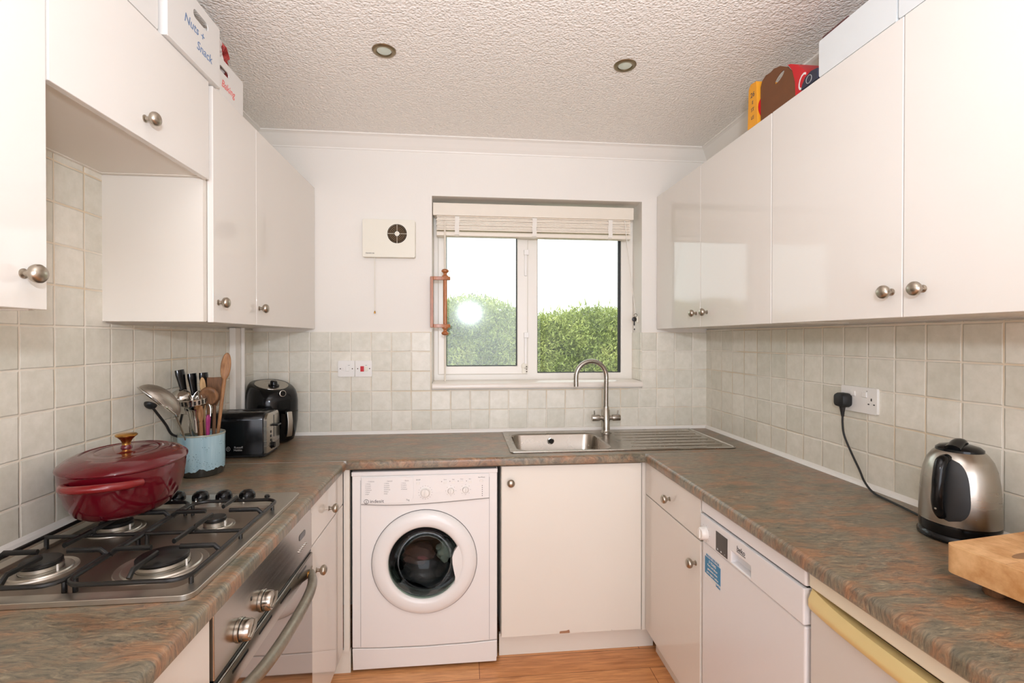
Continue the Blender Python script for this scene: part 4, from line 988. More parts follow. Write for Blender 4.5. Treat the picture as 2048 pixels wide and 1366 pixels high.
bm = B(); tube(bm, [(.1415, -.672, 1.152), b0], .006, 10, smooth=False); obj('handle', bm, 'utwood2', r, smooth=True)
r = uten('pink_handled_peeler', 'magenta-handled utensil at the right front of the crock', 'utensil', (.150, -.742, .93))
bm = B(); tube(bm, [(.160, -.752, 1.125), (.157, -.750, 1.09), (.150, -.742, .93)], [.009, .012, .009, .007], 12, flat=.6); obj('grip', bm, 'pink', r, smooth=True)
bm = B(); tube(bm, [(.152, -.752, 1.12), (.153, -.752, 1.15), (.160, -.752, 1.165), (.167, -.752, 1.15), (.167, -.752, 1.12)], .0022, 8); obj('loop', bm, 'chrome', r, smooth=True)
r = uten('black_ladle', 'small black ladle with thin curved handle hanging out over the left of the crock', 'ladle', (.070, -.700, .93))
bm = B(); tube(bm, [(.033, -.862, 1.172), (.036, -.842, 1.150), (.042, -.800, 1.10), (.046, -.774, 1.062)] + [(.062, -.738, 1.03), (.07, -.70, .93)], .0042, 8); obj('handle', bm, 'blackmat', r, smooth=True)
bm = B(); rim = bowl(bm, (.036, -.872, 1.182), (0, -.8, .5), (1, 0, 0), .022, .018, -.016); o = obj('ladle_bowl', bm, 'blackmat', r, smooth=True); o.modifiers.new('s', 'SOLIDIFY').thickness = .002
r = uten('whisk', 'small wire whisk head up behind the slotted masher', 'whisk', (.12, -.70, .93))
bm = B()
for k in range(5):
    a = PI*k/5; dx, dy = math.cos(a)*.018, math.sin(a)*.018
    tube(bm, [(.121, -.722, 1.12), (.118+dx*.8, -.726+dy*.8, 1.16), (.116+dx, -.73+dy, 1.19), (.116, -.73, 1.212), (.116-dx, -.73-dy, 1.19), (.118-dx*.8, -.726-dy*.8, 1.16), (.121, -.722, 1.12)], .0011, 5, k=3)
obj('wires', bm, 'chrome', r, smooth=True)
bm = B(); tube(bm, [(.121, -.722, 1.13), (.12, -.70, .93)], .006, 8, smooth=False); obj('handle', bm, 'chrome', r, smooth=True)

# ================================================================== TOASTER
ts = thing('toaster', 'black two-slot toaster with brushed steel end panel beside the utensil crock', 'toaster', (.138, -.412, ZC), math.radians(2), local=True)
L_, W_, H_ = .228, .165, .190
def rrx(w, h, r, n=6): return rrect(w, h, r, n)
bm = B(); bmz = [(.0, .012), (.012, .0)]
# rounded body: profile across width (Y,Z) lofted along X
def tprof(w, z0, z1, r): 
    pts = []
    for (sy, a0) in ((1, 0), (-1, PI/2)):
        for i in range(8):
            a = a0+PI/2*i/7; pts.append((sy*(w/2-r)+r*math.cos(a), z1-r+r*math.sin(a)))
    pts += [(-w/2, z0), (w/2, z0)]
    return pts
loft(bm, [[(x, y, z) for y, z in tprof(W_-2*i_, .014, H_-i_, .032)] for x, i_ in ((-L_/2, .008), (-L_/2+.006, 0), (L_/2-.014, 0), (L_/2-.008, .004))])
obj('body', bm, 'black', ts, smooth=True)
bm = B(); loft(bm, [[(x, y, z) for y, z in tprof(W_-2*i_, .020, H_-i_, .030)] for x, i_ in ((L_/2-.008, .006), (L_/2+.003, .006), (L_/2+.006, .012))])
ep = obj('end_panel', bm, 'brushed', ts, smooth=True)
bm = B(); box(bm, -L_/2+.012, L_/2-.004, -W_/2+.01, W_/2-.01, .004, .0138); obj('base', bm, 'blackmat', ts, bev=.003)
for sx in (-1, 1):
    for sy in (-1, 1):
        bm = B(); lathe(bm, [(.008, 0), (.008, .004)], (sx*.085, sy*.055, 0), n=12); obj('foot', bm, 'rubber', ts)
for sy in (-.03, .03):
    bm = B(); box(bm, -L_/2+.035, L_/2-.045, sy-.013, sy+.013, H_-.001, H_+.0006); obj('slot', bm, 'iron', ts)
bm = B(); box(bm, L_/2+.0055, L_/2+.0068, -.004, .004, .075, .170); obj('lever_track', bm, 'iron', ep)
bm = B(); box(bm, L_/2+.006, L_/2+.03, -.022, .022, .124, .132); obj('lever', bm, 'black', ts, bev=.003)
for k in range(3):
    bm = B(); prism(bm, rrect(.012, .010, .003, 3, -.035, .103-k*.018), (0, 0, 0), (0, 1, 0), (0, 0, 1), (1, 0, 0), L_/2+.0055, L_/2+.0085); obj('button', bm, 'black', ts)
bm = B(); lathe(bm, [(.016, 0), (.016, .003), (.013, .004), (.012, .014), (0, .015)], (L_/2+.0055, -.025, .044), (1, 0, 0), 24); obj('browning_dial', bm, 'black', ts, smooth=True)
text('lettering', 'Russell', .0125, (.008, -W_/2-.0004, .048), (1, 0, 0), (0, 0, 1), 'inklight', ts)
text('lettering', 'Hobbs', .0125, (.006, -W_/2-.0004, .037), (1, 0, 0), (0, 0, 1), 'inklight', ts)
bm = B(); tube(bm, [(-.032+.007*math.cos(2*PI*i/16), -W_/2-.0006, .0425+.009*math.sin(2*PI*i/16)) for i in range(16)], .0009, 6, smooth=False, closed=True)
box(bm, -.033, -.031, -W_/2-.001, -W_/2-.0003, .038, .047); obj('oval_logo', bm, 'inklight', ts)

# ================================================================== AIR FRYER
af = thing('air_fryer', 'black air fryer with silver top panel and handle in the left corner', 'air fryer', (.152, -.150, ZC), math.radians(46), local=True)
def slope(bm):
    for v in bm.verts:
        k = min(1, max(0, (v.co.z-.20)/.10)); v.co.z -= k*max(0, .10-v.co.y)*.27
def sup(rx, ry, z, n=44, e=2.5, dy=0):
    out = []
    for i in range(n):
        a = 2*PI*i/n; c_, s_ = math.cos(a), math.sin(a)
        out.append((rx*abs(c_)**(2/e)*(1 if c_ >= 0 else -1), dy+ry*abs(s_)**(2/e)*(1 if s_ >= 0 else -1), z))
    return out
bm = B(); loft(bm, [sup(.080, .080, .004), sup(.092, .094, .012), sup(.103, .104, .05), sup(.109, .110, .10), sup(.111, .112, .15)])
obj('basket_drawer', bm, 'black', af, smooth=True)
bm = B(); loft(bm, [sup(.1105, .1115, .152), sup(.1105, .1115, .20), sup(.107, .108, .25), sup(.101, .100, .285), sup(.094, .092, .300), sup(.088, .086, .3035)])
slope(bm); obj('body', bm, 'black', af, smooth=True)
bm = B(); prism(bm, [(x*1.0, y-.006) for x, y in [(.076*math.cos(t_), .010+(-.072 if math.sin(t_) < 0 else .066)*abs(math.sin(t_))) for t_ in [2*PI*i/40 for i in range(40)]]], (0, 0, 0), (1, 0, 0), (0, 1, 0), (0, 0, 1), .3036, .306)
slope(bm); obj('top_panel', bm, 'brushed', af, label='silver top panel')
bm = B(); lathe(bm, [(.024, 0), (.024, .006), (.016, .008), (.015, .022), (.012, .024), (0, .024)], (0, -.02, .306), n=28); slope(bm); obj('temperature_dial', bm, 'black', af, smooth=True)
bm = B(); lathe(bm, [(.0155, 0), (.0155, .003), (.0135, .004)], (0, -.1065, .242), (0, -1, .1), 24); e_ = obj('timer_dial', bm, 'alu', af, smooth=True)
bm = B(); lathe(bm, [(.013, .0035), (.012, .006), (0, .006)], (0, -.1065, .242), (0, -1, .1), 24); obj('dial_centre', bm, 'black', e_, smooth=True)
bm = B(); box(bm, -.017, .017, -.168, -.108, .150, .166); tube(bm, [(0, -.160, .158), (0, -.166, .11), (0, -.158, .055)], .012, 10, flat=1.2); hh = obj('handle', bm, 'black', af, bev=.003)
bm = B(); loft(bm, [[(x, y+yo, z) for x, yo in ((-.012, 0), (.012, 0), (.012, -.006), (-.012, -.006))] for y, z in ((-.168, .162), (-.176, .12), (-.174, .08), (-.168, .052), (-.164, .046))]); obj('handle_cover', bm, 'alu', hh, bev=.003, label='silver handle cover')

# ================================================================== KETTLE, CORD, SOCKET
KC = Vector((2.337, -1.502, ZC))
kt = thing('electric_kettle', 'brushed steel dome-shaped electric kettle with black handle on the right worktop', 'kettle', tuple(KC))
bm = B(); lathe(bm, [(.080, .001), (.083, .004), (.083, .010), (.079, .016), (.077, .018)], tuple(KC), n=48); obj('power_base', bm, 'black', kt, smooth=True)
bm = B(); lathe(bm, [(.078, .019), (.0795, .024), (.0795, .042), (.079, .044)], tuple(KC), n=48); obj('lower_collar', bm, 'black', kt, smooth=True)
kp = [(.0795, .0445), (.0795, .07), (.078, .11), (.0755, .145), (.071, .175), (.064, .198), (.054, .214), (.046, .222)]
bm = B(); lathe(bm, kp, tuple(KC), n=56); obj('body', bm, 'kettlesteel' if False else 'brushed', kt, smooth=True)
bm = B(); lathe(bm, [(.0475, .2205), (.047, .226), (.040, .232), (.022, .237), (0, .238)], tuple(KC), n=40); lidk = obj('lid', bm, 'black', kt, smooth=True)
HD = math.atan2(-.42, -.91)
bm = B(); tube(bm, [tuple(KC+Vector((math.cos(HD)*-.030, math.sin(HD)*-.030, .234))), tuple(KC+Vector((0, 0, .243))), tuple(KC+Vector((math.cos(HD)*.045, math.sin(HD)*.045, .230)))], [.010, .014, .016], 12, flat=.6); obj('lid_ridge', bm, 'black', lidk, smooth=True)
def krad(z):
    for (r0, z0), (r1, z1) in zip(kp, kp[1:]):
        if z0 <= z <= z1: return r0+(r1-r0)*(z-z0)/(z1-z0)
    return kp[-1][0]
bm = B(); rows = []
for j in range(25):
    s = j/24; z = .056+s*(.206-.056); hw = .50*(1-abs(2*s-1)**3.5)**.5+.001; row = []
    for i in range(13):
        an = HD+.06+(i/12*2-1)*hw*(.9+.15*(1-s)); rr_ = krad(z)+.0012; row.append(bm.verts.new(KC+Vector((rr_*math.cos(an), rr_*math.sin(an), z))))
    rows.append(row)
for a, b2 in zip(rows, rows[1:]):
    for i in range(12): bm.faces.new((a[i], a[i+1], b2[i+1], b2[i]))
o = obj('handle_recess', bm, 'blackmat', kt, smooth=True)
bm = B(); hv = Vector((math.cos(HD-.12), math.sin(HD-.12), 0))
tube(bm, [tuple(KC+hv*.055+Vector((0, 0, .207))), tuple(KC+hv*.080+Vector((0, 0, .200))), tuple(KC+hv*.093+Vector((0, 0, .165))), tuple(KC+hv*.097+Vector((0, 0, .12))), tuple(KC+hv*.094+Vector((0, 0, .085))), tuple(KC+hv*.080+Vector((0, 0, .066)))], [.010, .013, .0125, .012, .012, .010], 14, flat=1.0)
obj('handle', bm, 'black', kt, smooth=True)
bm = B(); sp_ = Vector((-math.cos(HD), -math.sin(HD), 0)); tube(bm, [tuple(KC+sp_*.058+Vector((0, 0, .185))), tuple(KC+sp_*.088+Vector((0, 0, .212)))], [.022, .010], 12, smooth=False); obj('spout', bm, 'brushed', kt, smooth=True)
bm = B(); hz = KC+Vector((math.cos(HD)*.109-.003, math.sin(HD)*.109-.0, .085)); lathe(bm, [(.003, 0), (.002, .002), (0, .0024)], tuple(KC+hv*.106+Vector((0, 0, .088))), tuple(hv), 10); obj('switch_light', bm, 'alu', kt)

sc = thing('wall_socket', 'white double plug socket on the right tiled wall', 'socket', (W-.006, -1.07, 1.195))
XS = W-.006
bm = B(); prism(bm, rrect(.152, .088, .006, 4, 1.070, 1.194), (0, 0, 0), (0, -1, 0), (0, 0, 1), (-1, 0, 0), -XS, -XS+.009, ())
obj('plate', bm, 'white_plastic', sc, bev=.002)
for y in (-1.050, -1.098):
    bm = B(); box(bm, XS-.0135, XS-.009, y-.009, y+.009, 1.205, 1.222); obj('rocker_switch', bm, 'white_plastic', sc, bev=.001)
for y in (-1.124,):
    for dy, dz, w_, h_ in ((0, .004, .004, .009), (-.011, -.012, .006, .004), (.011, -.012, .006, .004)):
        bm = B(); box(bm, XS-.0095, XS-.0088, y+dy-w_/2, y+dy+w_/2, 1.195+dz-h_/2, 1.195+dz+h_/2); obj('pin_hole', bm, 'iron', sc)
bm = B(); box(bm, XS-.0094, XS-.0088, -1.108, -1.104, 1.225, 1.227); obj('screw', bm, 'brass_old', sc)
pw = thing('power_cord', 'black plug and cable running from the wall socket down to the kettle', 'cable', (XS-.009, -1.02, 1.185))
bm = B(); rings = []
for x, s in ((XS-.0095, .9), (XS-.016, 1.0), (XS-.034, 1.0), (XS-.043, .86), (XS-.046, .6)):
    rings.append([(x, -1.022+a*s, 1.187+b2*s) for a, b2 in rrect(.050, .050, .014, 4)])
loft(bm, rings); obj('plug', bm, 'blackmat', pw, smooth=True)
bm = B(); tube(bm, [(XS-.027, -1.022, 1.162), (XS-.027, -1.022, 1.148), (XS-.026, -1.022, 1.128)], [.010, .0075, .0045], 10); obj('strain_relief', bm, 'blackmat', pw, smooth=True)
bm = B(); tube(bm, [(XS-.026, -1.022, 1.14), (XS-.026, -1.022, 1.10), (XS-.024, -1.028, 1.06), (XS-.022, -1.055, 1.01), (XS-.026, -1.095, .960), (XS-.032, -1.125, .925), (XS-.045, -1.175, .9055), (XS-.06, -1.25, .9045), (XS-.075, -1.33, .9045), (XS-.088, -1.39, .9045), (2.352, -1.418, .907)], .0034, 10); obj('cable', bm, 'cable', pw, smooth=True)

# chopping board
cb_ = thing('chopping_board', 'thick beech chopping block on feet in the right foreground', 'chopping board', (2.26, -1.90, ZC), math.radians(8.5), local=True)
# local frame: far-left corner at (-.157,.205)
bm = B(); prism(bm, rrect(.315, .44, .018, 5), (0, 0, 0), (1, 0, 0), (0, 1, 0), (0, 0, 1), .026, .083); obj('block', bm, 'board', cb_, bev=.005, seg=3)
bm = B(); prism(bm, circ(.042, 32, -.064, .135, .011), (0, 0, 0), (1, 0, 0), (0, 1, 0), (0, 0, 1), .083, .0834); o = obj('oval_mark', bm, 'boardend', cb_)
for sx in (-1, 1):
    for sy in (-1, 1):
        bm = B(); lathe(bm, [(.014, 0), (.017, .004), (.017, .0258)], (sx*.115, sy*.16, 0), n=20); obj('foot', bm, 'utwood2', cb_, smooth=True)

# ================================================================== BACK WALL FITTINGS
fn = thing('extractor_fan', 'cream box extractor fan with round grille and pull cord left of the window', 'extractor fan', (.692, 0, 1.925))
bm = B(); prism(bm, rrect(.268, .196, .008, 4, .696, 1.925), (0, 0, 0), (1, 0, 0), (0, 0, 1), (0, -1, 0), 0.0005, .042, [circ(.050, 36, .738, 1.950)]); obj('housing', bm, 'cream_plastic', fn, bev=.006, seg=3)
bm = B(); lathe(bm, [(.0498, .001), (.0498, .028), (0, .028)], (.738, 0, 1.950), (0, -1, 0), 36, cap=False); obj('fan_opening', bm, 'grille_dark', fn)
bm = B()
for r_ in (.020, .028, .036, .044):
    tube(bm, [(.738+r_*math.cos(2*PI*i/36), -.0415, 1.950+r_*math.sin(2*PI*i/36)) for i in range(36)], .0024 if r_ < .04 else .0016, 6, smooth=False, closed=True)
obj('grille_ring', bm, 'grille', fn, smooth=True)
bm = B(); lathe(bm, [(.013, 0), (.013, .004), (.010, .006), (0, .006)], (.738, -.038, 1.950), (0, -1, 0), 24); box(bm, .688, .788, -.0435, -.041, 1.949, 1.951); box(bm, .737, .739, -.0435, -.041, 1.900, 2.0)
obj('grille_hub', bm, 'cream_plastic', fn, smooth=True)
text('lettering', 'MANROSE', .0095, (.600, -.0423, 1.846), (1, 0, 0), (0, 0, 1), 'ink', fn)
bm = B(); tube(bm, [(.622, -.03, 1.828), (.622, -.03, 1.545)], .0017, 6, smooth=False); pc = obj('pull_cord', bm, 'cream_plastic', fn)
bm = B(); lathe(bm, [(.001, .012), (.004, .006), (.005, 0), (.0045, -.003), (0, -.003)], (.622, -.03, 1.537), n=14); obj('cord_toggle', bm, 'brass', pc, smooth=True)

def faceplate(x0, x1, label, red):
    r = thing('switch_plate', label, 'switch', ((x0+x1)/2, -.006, 1.245)); xc = (x0+x1)/2
    bm = B(); prism(bm, rrect(x1-x0, .084, .005, 4, xc, 1.245), (0, 0, 0), (1, 0, 0), (0, 0, 1), (0, -1, 0), .006, .015); obj('plate', bm, 'white_plastic', r, bev=.002)
    for x in (x0+.012, x1-.012):
        bm = B(); lathe(bm, [(.0032, 0), (.0028, .001)], (x, -.015, 1.245), (0, -1, 0), 12); obj('screw', bm, 'brass_old', r)
    if red:
        bm = B(); box(bm, xc-.016, xc+.002, -.0195, -.015, 1.230, 1.258); obj('rocker_switch', bm, 'red', r, bev=.001, label='red rocker switch')
        bm = B(); box(bm, xc+.006, xc+.022, -.018, -.015, 1.232, 1.256); obj('indicator_cover', bm, 'cream_plastic', r, bev=.001)
    else:
        bm = B(); box(bm, xc-.002, xc+.016, -.019, -.015, 1.232, 1.256); obj('rocker_switch', bm, 'white_plastic', r, bev=.001)
        bm = B(); box(bm, xc-.024, xc-.010, -.017, -.015, 1.236, 1.252); obj('fuse_carrier', bm, 'white_plastic', r, bev=.001)
    bm = B(); box(bm, xc+.008, xc+.018, -.0154, -.0149, 1.262, 1.2635); obj('print_mark', bm, 'ink', r)
faceplate(.431, .516, 'plain white fused switch plate on the tiles below the extractor fan', False)
faceplate(.519, .604, 'white switch plate with a red rocker on the back wall tiles', True)

# towel holder on the side of the window opening
th_ = thing('wooden_roll_holder', 'varnished pine paper-roll holder on the left side of the window opening', 'roll holder', (.92, -.012, 1.6))
bm = B(); box(bm, .909, .924, -.045, -.012, 1.462, 1.730); obj('back_bar', bm, 'pine', th_, bev=.002)
for z in (1.470, 1.722):
    bm = B(); prism(bm, [(.924, -.038), (1.0, -.042), (1.012, -.034), (1.014, -.024), (1.008, -.014), (.99, -.010), (.924, -.016)], (0, 0, 0), (1, 0, 0), (0, 1, 0), (0, 0, 1), z-.009, z+.009); obj('arm', bm, 'pine', th_, bev=.002)
bm = B(); tube(bm, [(.986, -.026, 1.479), (.986, -.026, 1.713)], .0105, 14, smooth=False); obj('rod', bm, 'pine', th_, smooth=True)
for z, s in ((1.731, 1), (1.461, -1)):
    bm = B(); lathe(bm, [(.017, 0), (.017, .004), (.011, .008), (.009, .016), (.011, .020), (.019, .026), (.020, .032), (.014, .039), (0, .042)], (.986, -.026, z), (0, 0, s), 24); obj('finial', bm, 'pine', th_, smooth=True)

# blind
bl = thing('venetian_blind', 'cream venetian blind raised to the top of the window', 'blind', (1.475, .05, WZ1))
bm = B(); box(bm, .918, 2.036, .028, .040, 2.070, 2.138); obj('valance', bm, 'blind', bl, bev=.003)
bm = B(); box(bm, .925, 2.03, .042, .10, 2.072, 2.14); obj('head_rail', bm, 'blind', bl)
for k in range(9):
    z = 2.066-k*.0088; bm = B(); dxx = .0015*math.sin(k*2.3)
    loft(bm, [[(x, .045+dxx, z-.0005), (x, .058+dxx, z+.0015), (x, .088+dxx, z-.0005), (x, .088+dxx, z+.006), (x, .058+dxx, z+.0078), (x, .045+dxx, z+.006)] for x in (.938+dxx, 2.022+dxx)])
    obj('slat', bm, 'slat', bl)
bm = B(); prism(bm, rrect(.052, .024, .006, 4, .068, 1.975), (.938, 0, 0), (0, 1, 0), (0, 0, 1), (1, 0, 0), 0, 1.084); obj('bottom_rail', bm, 'blind', bl, bev=.001)
for x in (1.048, 1.474, 1.905):
    bm = B(); loft(bm, [[(x-.012+o_, y, z), (x+.012+o_, y, z), (x+.012+o_, y-.0012, z), (x-.012+o_, y-.0012, z)] for y, z, o_ in ((.041, 2.072, 0), (.0425, 2.04, .001), (.041, 2.01, -.002), (.038, 1.99, 0), (.039, 1.970, -.002), (.055, 1.961, 0))]); obj('ladder_tape', bm, 'tape', bl)
bm = B(); tube(bm, [(.982, .036, 2.062), (.982, .036, 2.04)], .0018, 6, smooth=False); tube(bm, [(.982, .036, 2.04), (.983, .030, 1.15+.022)], .0045, 8, smooth=False); obj('tilt_wand', bm, 'blind', bl, smooth=True)
bm = B(); tube(bm, [(1.985, .036, 2.068), (1.995, .034, 1.98), (2.02, .04, 1.80), (2.056, .058, 1.545)], .002, 6); obj('lift_cord', bm, 'tape', bl)
# keys on a hook
ky = thing('window_keys', 'small dark keys hanging from a hook on the right side of the window opening', 'keys', (2.060, .06, 1.51))
bm = B(); box(bm, 2.062, 2.0716, .050, .066, 1.495, 1.53); obj('hook_plate', bm, 'cream_plastic', ky, bev=.002)
bm = B(); tube(bm, [(2.056+.009*math.cos(2*PI*i/16), .052, 1.536+.009*math.sin(2*PI*i/16)) for i in range(16)], .0012, 6, smooth=False, closed=True); obj('key_ring', bm, 'brass_old', ky, smooth=True)
bm = B(); lathe(bm, [(.013, 0), (.014, .002), (.013, .005), (.005, .007), (0, .0075)], (2.048, .053, 1.513), (0, -1, 0), 20); box(bm, 2.044, 2.051, .047, .052, 1.478, 1.502); obj('dark_key', bm, 'keysteel', ky, bev=.001)
bm = B(); box(bm, 2.045, 2.051, .048, .050, 1.452, 1.478); lathe(bm, [(.006, 0), (.006, .002)], (2.048, .050, 1.455), (0, -1, 0), 14); obj('small_key', bm, 'alu', ky)

# downlights
def downlight(loc, label):
    r = thing('ceiling_downlight', label, 'ceiling light', loc, group='recessed ceiling downlights')
    x, y, z = loc
    bm = B(); lathe(bm, [(.043, 0), (.043, .002), (.040, .005), (.030, .0055), (.028, .004), (.027, -.003)], (x, y, z), (0, 0, -1), 40, cap=False); obj('bezel', bm, 'bezel', r, smooth=True)
    bm = B(); lathe(bm, [(.0265, .0), (.0255, .0022), (.012, .0034), (0, .0036)], (x, y, z), (0, 0, -1), 32); obj('lamp', bm, 'lamp_glass', r, smooth=True)
    return r
d0 = downlight((.794, -.793, H-.0002), 'brass-rimmed ceiling downlight on the left, above the washing machine')
def dup(root, loc, label):
    c = root.copy(); COL.objects.link(c); c.location = loc; c['label'] = label
    for ch in list(root.children):
        k = ch.copy(); COL.objects.link(k); k.parent = c
    return c
dup(d0, (1.705, -.788, H-.0002), 'brass-rimmed ceiling downlight on the right, in front of the window')

# ================================================================== THINGS ON TOP OF THE CABINETS
def bin_(label, x0, x1, y0, y1, z0, z1, front, slot, mat, group, lip=.006):
    """open storage bin; front: x of the visible face ('min' or 'max'); slot: (yc, zc, w, h)"""
    r = thing('storage_bin', label, 'storage box', ((x0+x1)/2, (y0+y1)/2, z0), group=group)
    bm = B(); t_ = .003
    ho = [rrect(slot[2], slot[3], slot[3]*.48, 4, slot[0], slot[1])] if slot else []
    xf = x1-t_ if front == 'max' else x0
    prism(bm, rrect(y1-y0, z1-z0, .006, 3, (y0+y1)/2, (z0+z1)/2), (0, 0, 0), (0, 1, 0), (0, 0, 1), (1, 0, 0), xf, xf+t_, ho)
    xb = x0 if front == 'max' else x1-t_
    box(bm, xb, xb+t_, y0, y1, z0, z1)
    box(bm, x0+t_, x1-t_, y0, y0+t_, z0, z1); box(bm, x0+t_, x1-t_, y1-t_, y1, z0, z1); box(bm, x0+t_, x1-t_, y0+t_, y1-t_, z0, z0+t_)
    obj('tub', bm, mat, r)
    return r
zt0 = ZT+.0005
g = 'white storage bins on the wall cabinets'
b1 = bin_('white storage bin with red handwriting, nearest the window on the left cabinets', .06, .309, -1.003, -.812, zt0, 2.306, 'max', (-.945, 2.272, .062, .018), 'clearbin', g)
text('handwriting', 'Baking', .034, (.3095, -.920, 2.228), (0, 1, 0), (0, 0, 1), 'ink_red', b1, shear=.2)
b2_ = bin_('white storage bin with blue handwriting, middle of the left cabinet tops', .06, .325, -1.275, -1.008, zt0, 2.370, 'max', (-1.115, 2.328, .080, .024), 'clearbin', g)
text('handwriting', 'Nuts +', .036, (.3255, -1.150, 2.285), (0, 1, 0), (0, 0, 1), 'ink_blue', b2_, shear=.2)
text('handwriting', 'Snack', .036, (.3255, -1.098, 2.245), (0, 1, 0), (0, 0, 1), 'ink_blue', b2_, shear=.2)
bin_('plain white storage bin at the top left edge of the photo', .06, .312, -1.54, -1.292, zt0, 2.35, 'max', None, 'clearbin', g)
bin_('large pale storage bin beside the red carton on the right cabinets', XR+.001, XR+.25, -1.500, -1.236, ZT+.0085, 2.305, 'min', None, 'coolbin', g)
bin_('pale storage bin with a hand slot at the top right edge of the photo', XR+.001, XR+.25, -1.79, -1.506, ZT+.0085, 2.305, 'min', (-1.60, 2.222, .07, .022), 'coolbin', g)
# bag in the baking bin
def crumple(bm):
    for v in bm.verts:
        p = v.co.copy(); v.co.x += .005*math.sin(p.z*170+p.y*90); v.co.y += .006*math.sin(p.z*130+p.x*140)+.003*math.sin(p.z*310); v.co.z += .006*math.sin(p.y*260+p.x*90)
bm = B(); lump(bm, (.262, -.862, 2.29), (.020, .026, .112), 11, 5); crumple(bm); o = obj('food_packet', bm, 'foil', None, smooth=True); tag(o, 'crumpled red packet sticking out of the bin with red handwriting', 'packet')
bm = B(); lump(bm, (.272, -.920, 2.285), (.018, .026, .112), 12, 5); crumple(bm); o = obj('food_packet', bm, 'foilw', None, smooth=True); tag(o, 'crumpled white packet between the two handwritten bins', 'packet')
# right: cartons
zr = ZT+.0085
ob_ = thing('cereal_carton', 'yellow and orange food carton standing on the right cabinets, nearest the window', 'carton', (2.24, -.925, zr))
bm = B(); prism(bm, [(-.926, zr), (-.862, zr), (-.868, 2.345), (-.880, 2.360), (-.918, 2.355)], (0, 0, 0), (0, 1, 0), (0, 0, 1), (1, 0, 0), XR+.003, XR+.16); oc = obj('box', bm, 'orange_card', ob_, bev=.002)
bm = B(); prism(bm, circ(.034, 24, -2.196, 2.255, .045), (0, 0, 0), (-1, 0, 0), (0, 0, 1), (0, -1, 0), .9262, .9270); obj('red_panel', bm, 'red_card', ob_)
for k, (s, z) in enumerate((('26', 2.315), ('g', 2.29), ('ST', 2.26), ('LE', 2.23))): text('lettering', s, .026 if k == 0 else .018, (XR+.0026, -.895, z), (0, -1, 0), (0, 0, 1), 'ink', oc)
cc = thing('drinks_carton', 'open red cola carton showing its brown card end on the right cabinets', 'carton', (2.25, -1.10, zr))
outl = [(-.932, zr), (-.930, 2.325), (-.940, 2.345), (-.960, 2.353), (-.985, 2.349), (-1.005, 2.352), (-1.04, 2.342), (-1.078, 2.318), (-1.105, 2.285), (-1.118, 2.245), (-1.120, zr)]
bm = B(); prism(bm, outl, (0, 0, 0), (0, 1, 0), (0, 0, 1), (1, 0, 0), XR+.012, XR+.015, [[(p-1.035, q-p*.28+2.306) for p, q in circ(.026, 20, 0, 0, .011)]]); obj('brown_end', bm, 'kraft', cc, label='bare brown card end')
bm = B(); box(bm, XR+.016, XR+.235, -1.118, -.934, zr, zr+.002); box(bm, XR+.233, XR+.236, -1.118, -.934, zr+.002, 2.25); obj('card_walls', bm, 'kraft', cc)
bm = B(); pr = [(-1.1205, zr), (-1.1185, 2.245), (-1.105, 2.290), (-1.085, 2.318), (-1.075, 2.324), (-1.095, 2.318), (-1.130, 2.296), (-1.165, 2.258), (-1.178, 2.240), (-1.182, zr)]
prism(bm, pr, (0, 0, 0), (0, 1, 0), (0, 0, 1), (1, 0, 0), XR+.008, XR+.10); rc = obj('red_side', bm, 'red_card', cc, bev=.002)
text('lettering', 'C', .07, (XR+.0076, -1.148, 2.225), (0, -1, 0), (0, 0, 1), 'white_print', rc, shear=.3, sx=.7)
text('lettering', 'o', .03, (XR+.0076, -1.168, 2.212), (0, -1, 0), (0, 0, 1), 'white_print', rc, shear=.3, sx=.7)
bm = B(); lathe(bm, [(.030, 0), (.040, .004), (.043, .018), (.036, .034), (.020, .043), (0, .045)], (2.205, -1.235, zr), n=32) if False else None
nv = thing('navy_packet', 'dark navy food packet with pale roundel between the cola carton and pale bin', 'packet', (2.195, -1.243, zr))
bm = B(); prism(bm, [(-1.234, zr), (-1.160, zr), (-1.166, 2.212), (-1.180, 2.228), (-1.205, 2.234), (-1.234, 2.228)], (0, 0, 0), (0, 1, 0), (0, 0, 1), (1, 0, 0), XR-.002, XR+.0070); obj('packet', bm, 'navy', nv, bev=.002)
bm = B(); tube(bm, [(XR-.0026, -1.198+.012*math.cos(2*PI*i/20), 2.212+.012*math.sin(2*PI*i/20)) for i in range(20)], .0012, 6, smooth=False, closed=True); obj('roundel', bm, 'inklight', nv)
dk = thing('baking_tray', 'thin dark tray edge sticking up out of the large pale bin', 'tray', (2.2, -1.33, zr))
bm = B(); box(bm, XR+.006, XR+.20, -1.34, -1.242, 2.290, 2.316); obj('tray', bm, 'cloth_brown', dk, bev=.002)

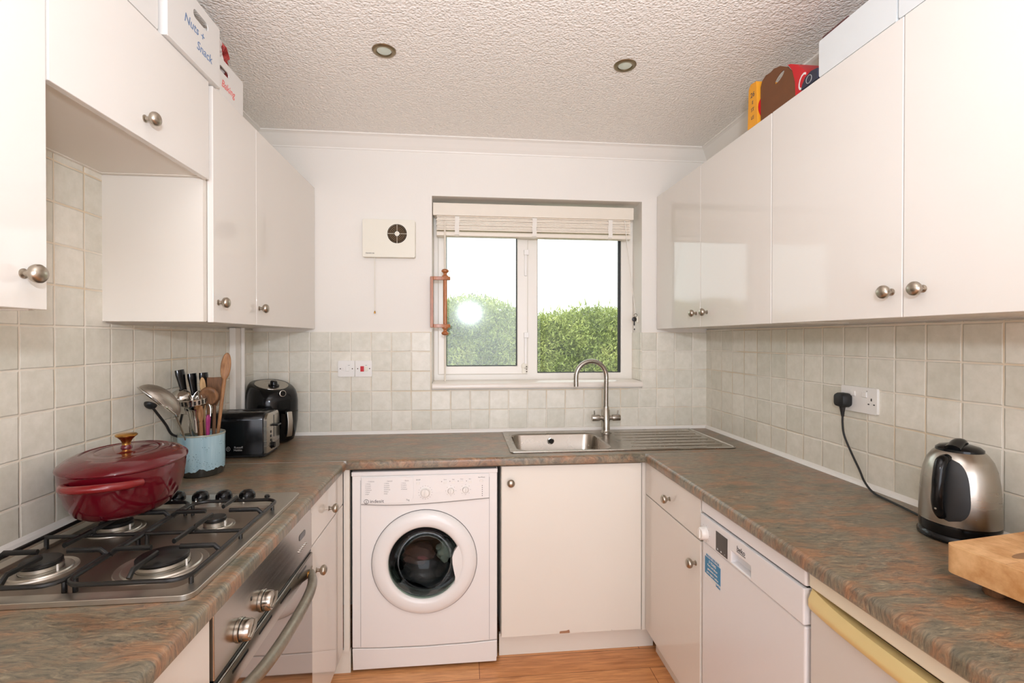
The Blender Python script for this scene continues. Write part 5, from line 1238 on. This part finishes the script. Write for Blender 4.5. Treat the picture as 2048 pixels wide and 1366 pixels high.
# ================================================================== LIGHT
w = bpy.data.worlds.new('sky'); S.world = w; w.use_nodes = True; nt = w.node_tree
bg = nt.nodes['Background']; 
skc = nt.nodes.new('ShaderNodeTexSky'); skc.sky_type = 'HOSEK_WILKIE'; skc.turbidity = 9; skc.ground_albedo = .4; skc.sun_direction = (.3, .5, .8)
mxx = nt.nodes.new('ShaderNodeMix'); mxx.data_type = 'RGBA'; mxx.inputs[0].default_value = .88; mxx.inputs[7].default_value = (.95, .98, 1, 1)
nt.links.new(skc.outputs[0], mxx.inputs[6]); nt.links.new(mxx.outputs[2], bg.inputs['Color']); bg.inputs['Strength'].default_value = 2.7

def light(kind, name, loc, rot, energy, size=.3, size_y=None, color=(1, 1, 1), shape='DISK', spread=PI):
    L = bpy.data.lights.new(name, kind); L.energy = energy; L.color = color
    if kind == 'AREA':
        L.shape = shape; L.size = size; L.spread = spread
        if size_y: L.size_y = size_y
    o = bpy.data.objects.new(name, L); COL.objects.link(o); o.location = loc; o.rotation_euler = rot
    return o
cool = (.905, .99, 1.12)
light('AREA', 'camera_flash', (1.15, -2.74, 1.70), (math.radians(180-36), 0, 0), 30, .14, color=cool)
light('AREA', 'added_rear_fill', (1.227, -5.2, 1.25), (math.radians(88), 0, 0), 64, 2.3, 2.2, cool, 'RECTANGLE')  # large unseen fill panel added far behind the camera to even out the light

# ================================================================== CAMERA
cam = bpy.data.cameras.new('camera'); co = bpy.data.objects.new('camera', cam); COL.objects.link(co); S.camera = co
yaw, pitch, roll, f = .099, -.0064, .0005, 963.4
cam.sensor_width = 36; cam.sensor_fit = 'HORIZONTAL'; cam.lens = f*36/2048; cam.clip_start = .02
co.location = (1.0862, -2.6045, 1.404)
co.rotation_mode = 'QUATERNION'
fw = Vector((math.sin(yaw)*math.cos(pitch), math.cos(yaw)*math.cos(pitch), math.sin(pitch)))
rt = Vector((math.cos(yaw), -math.sin(yaw), 0)); up = rt.cross(fw)
r2 = rt*math.cos(roll)+up*math.sin(roll); u2 = up*math.cos(roll)-rt*math.sin(roll)
co.rotation_quaternion = Matrix((r2, u2, -fw)).transposed().to_quaternion()

vs = S.view_settings; S.display_settings.display_device = 'sRGB'
vs.view_transform = 'Standard'; vs.look = 'None'; vs.exposure = 0.0; vs.gamma = 1; vs.use_curve_mapping = False
S.cycles.max_bounces = 10; S.cycles.diffuse_bounces = 6; S.cycles.glossy_bounces = 5; S.cycles.transparent_max_bounces = 12
S.cycles.sample_clamp_indirect = 6
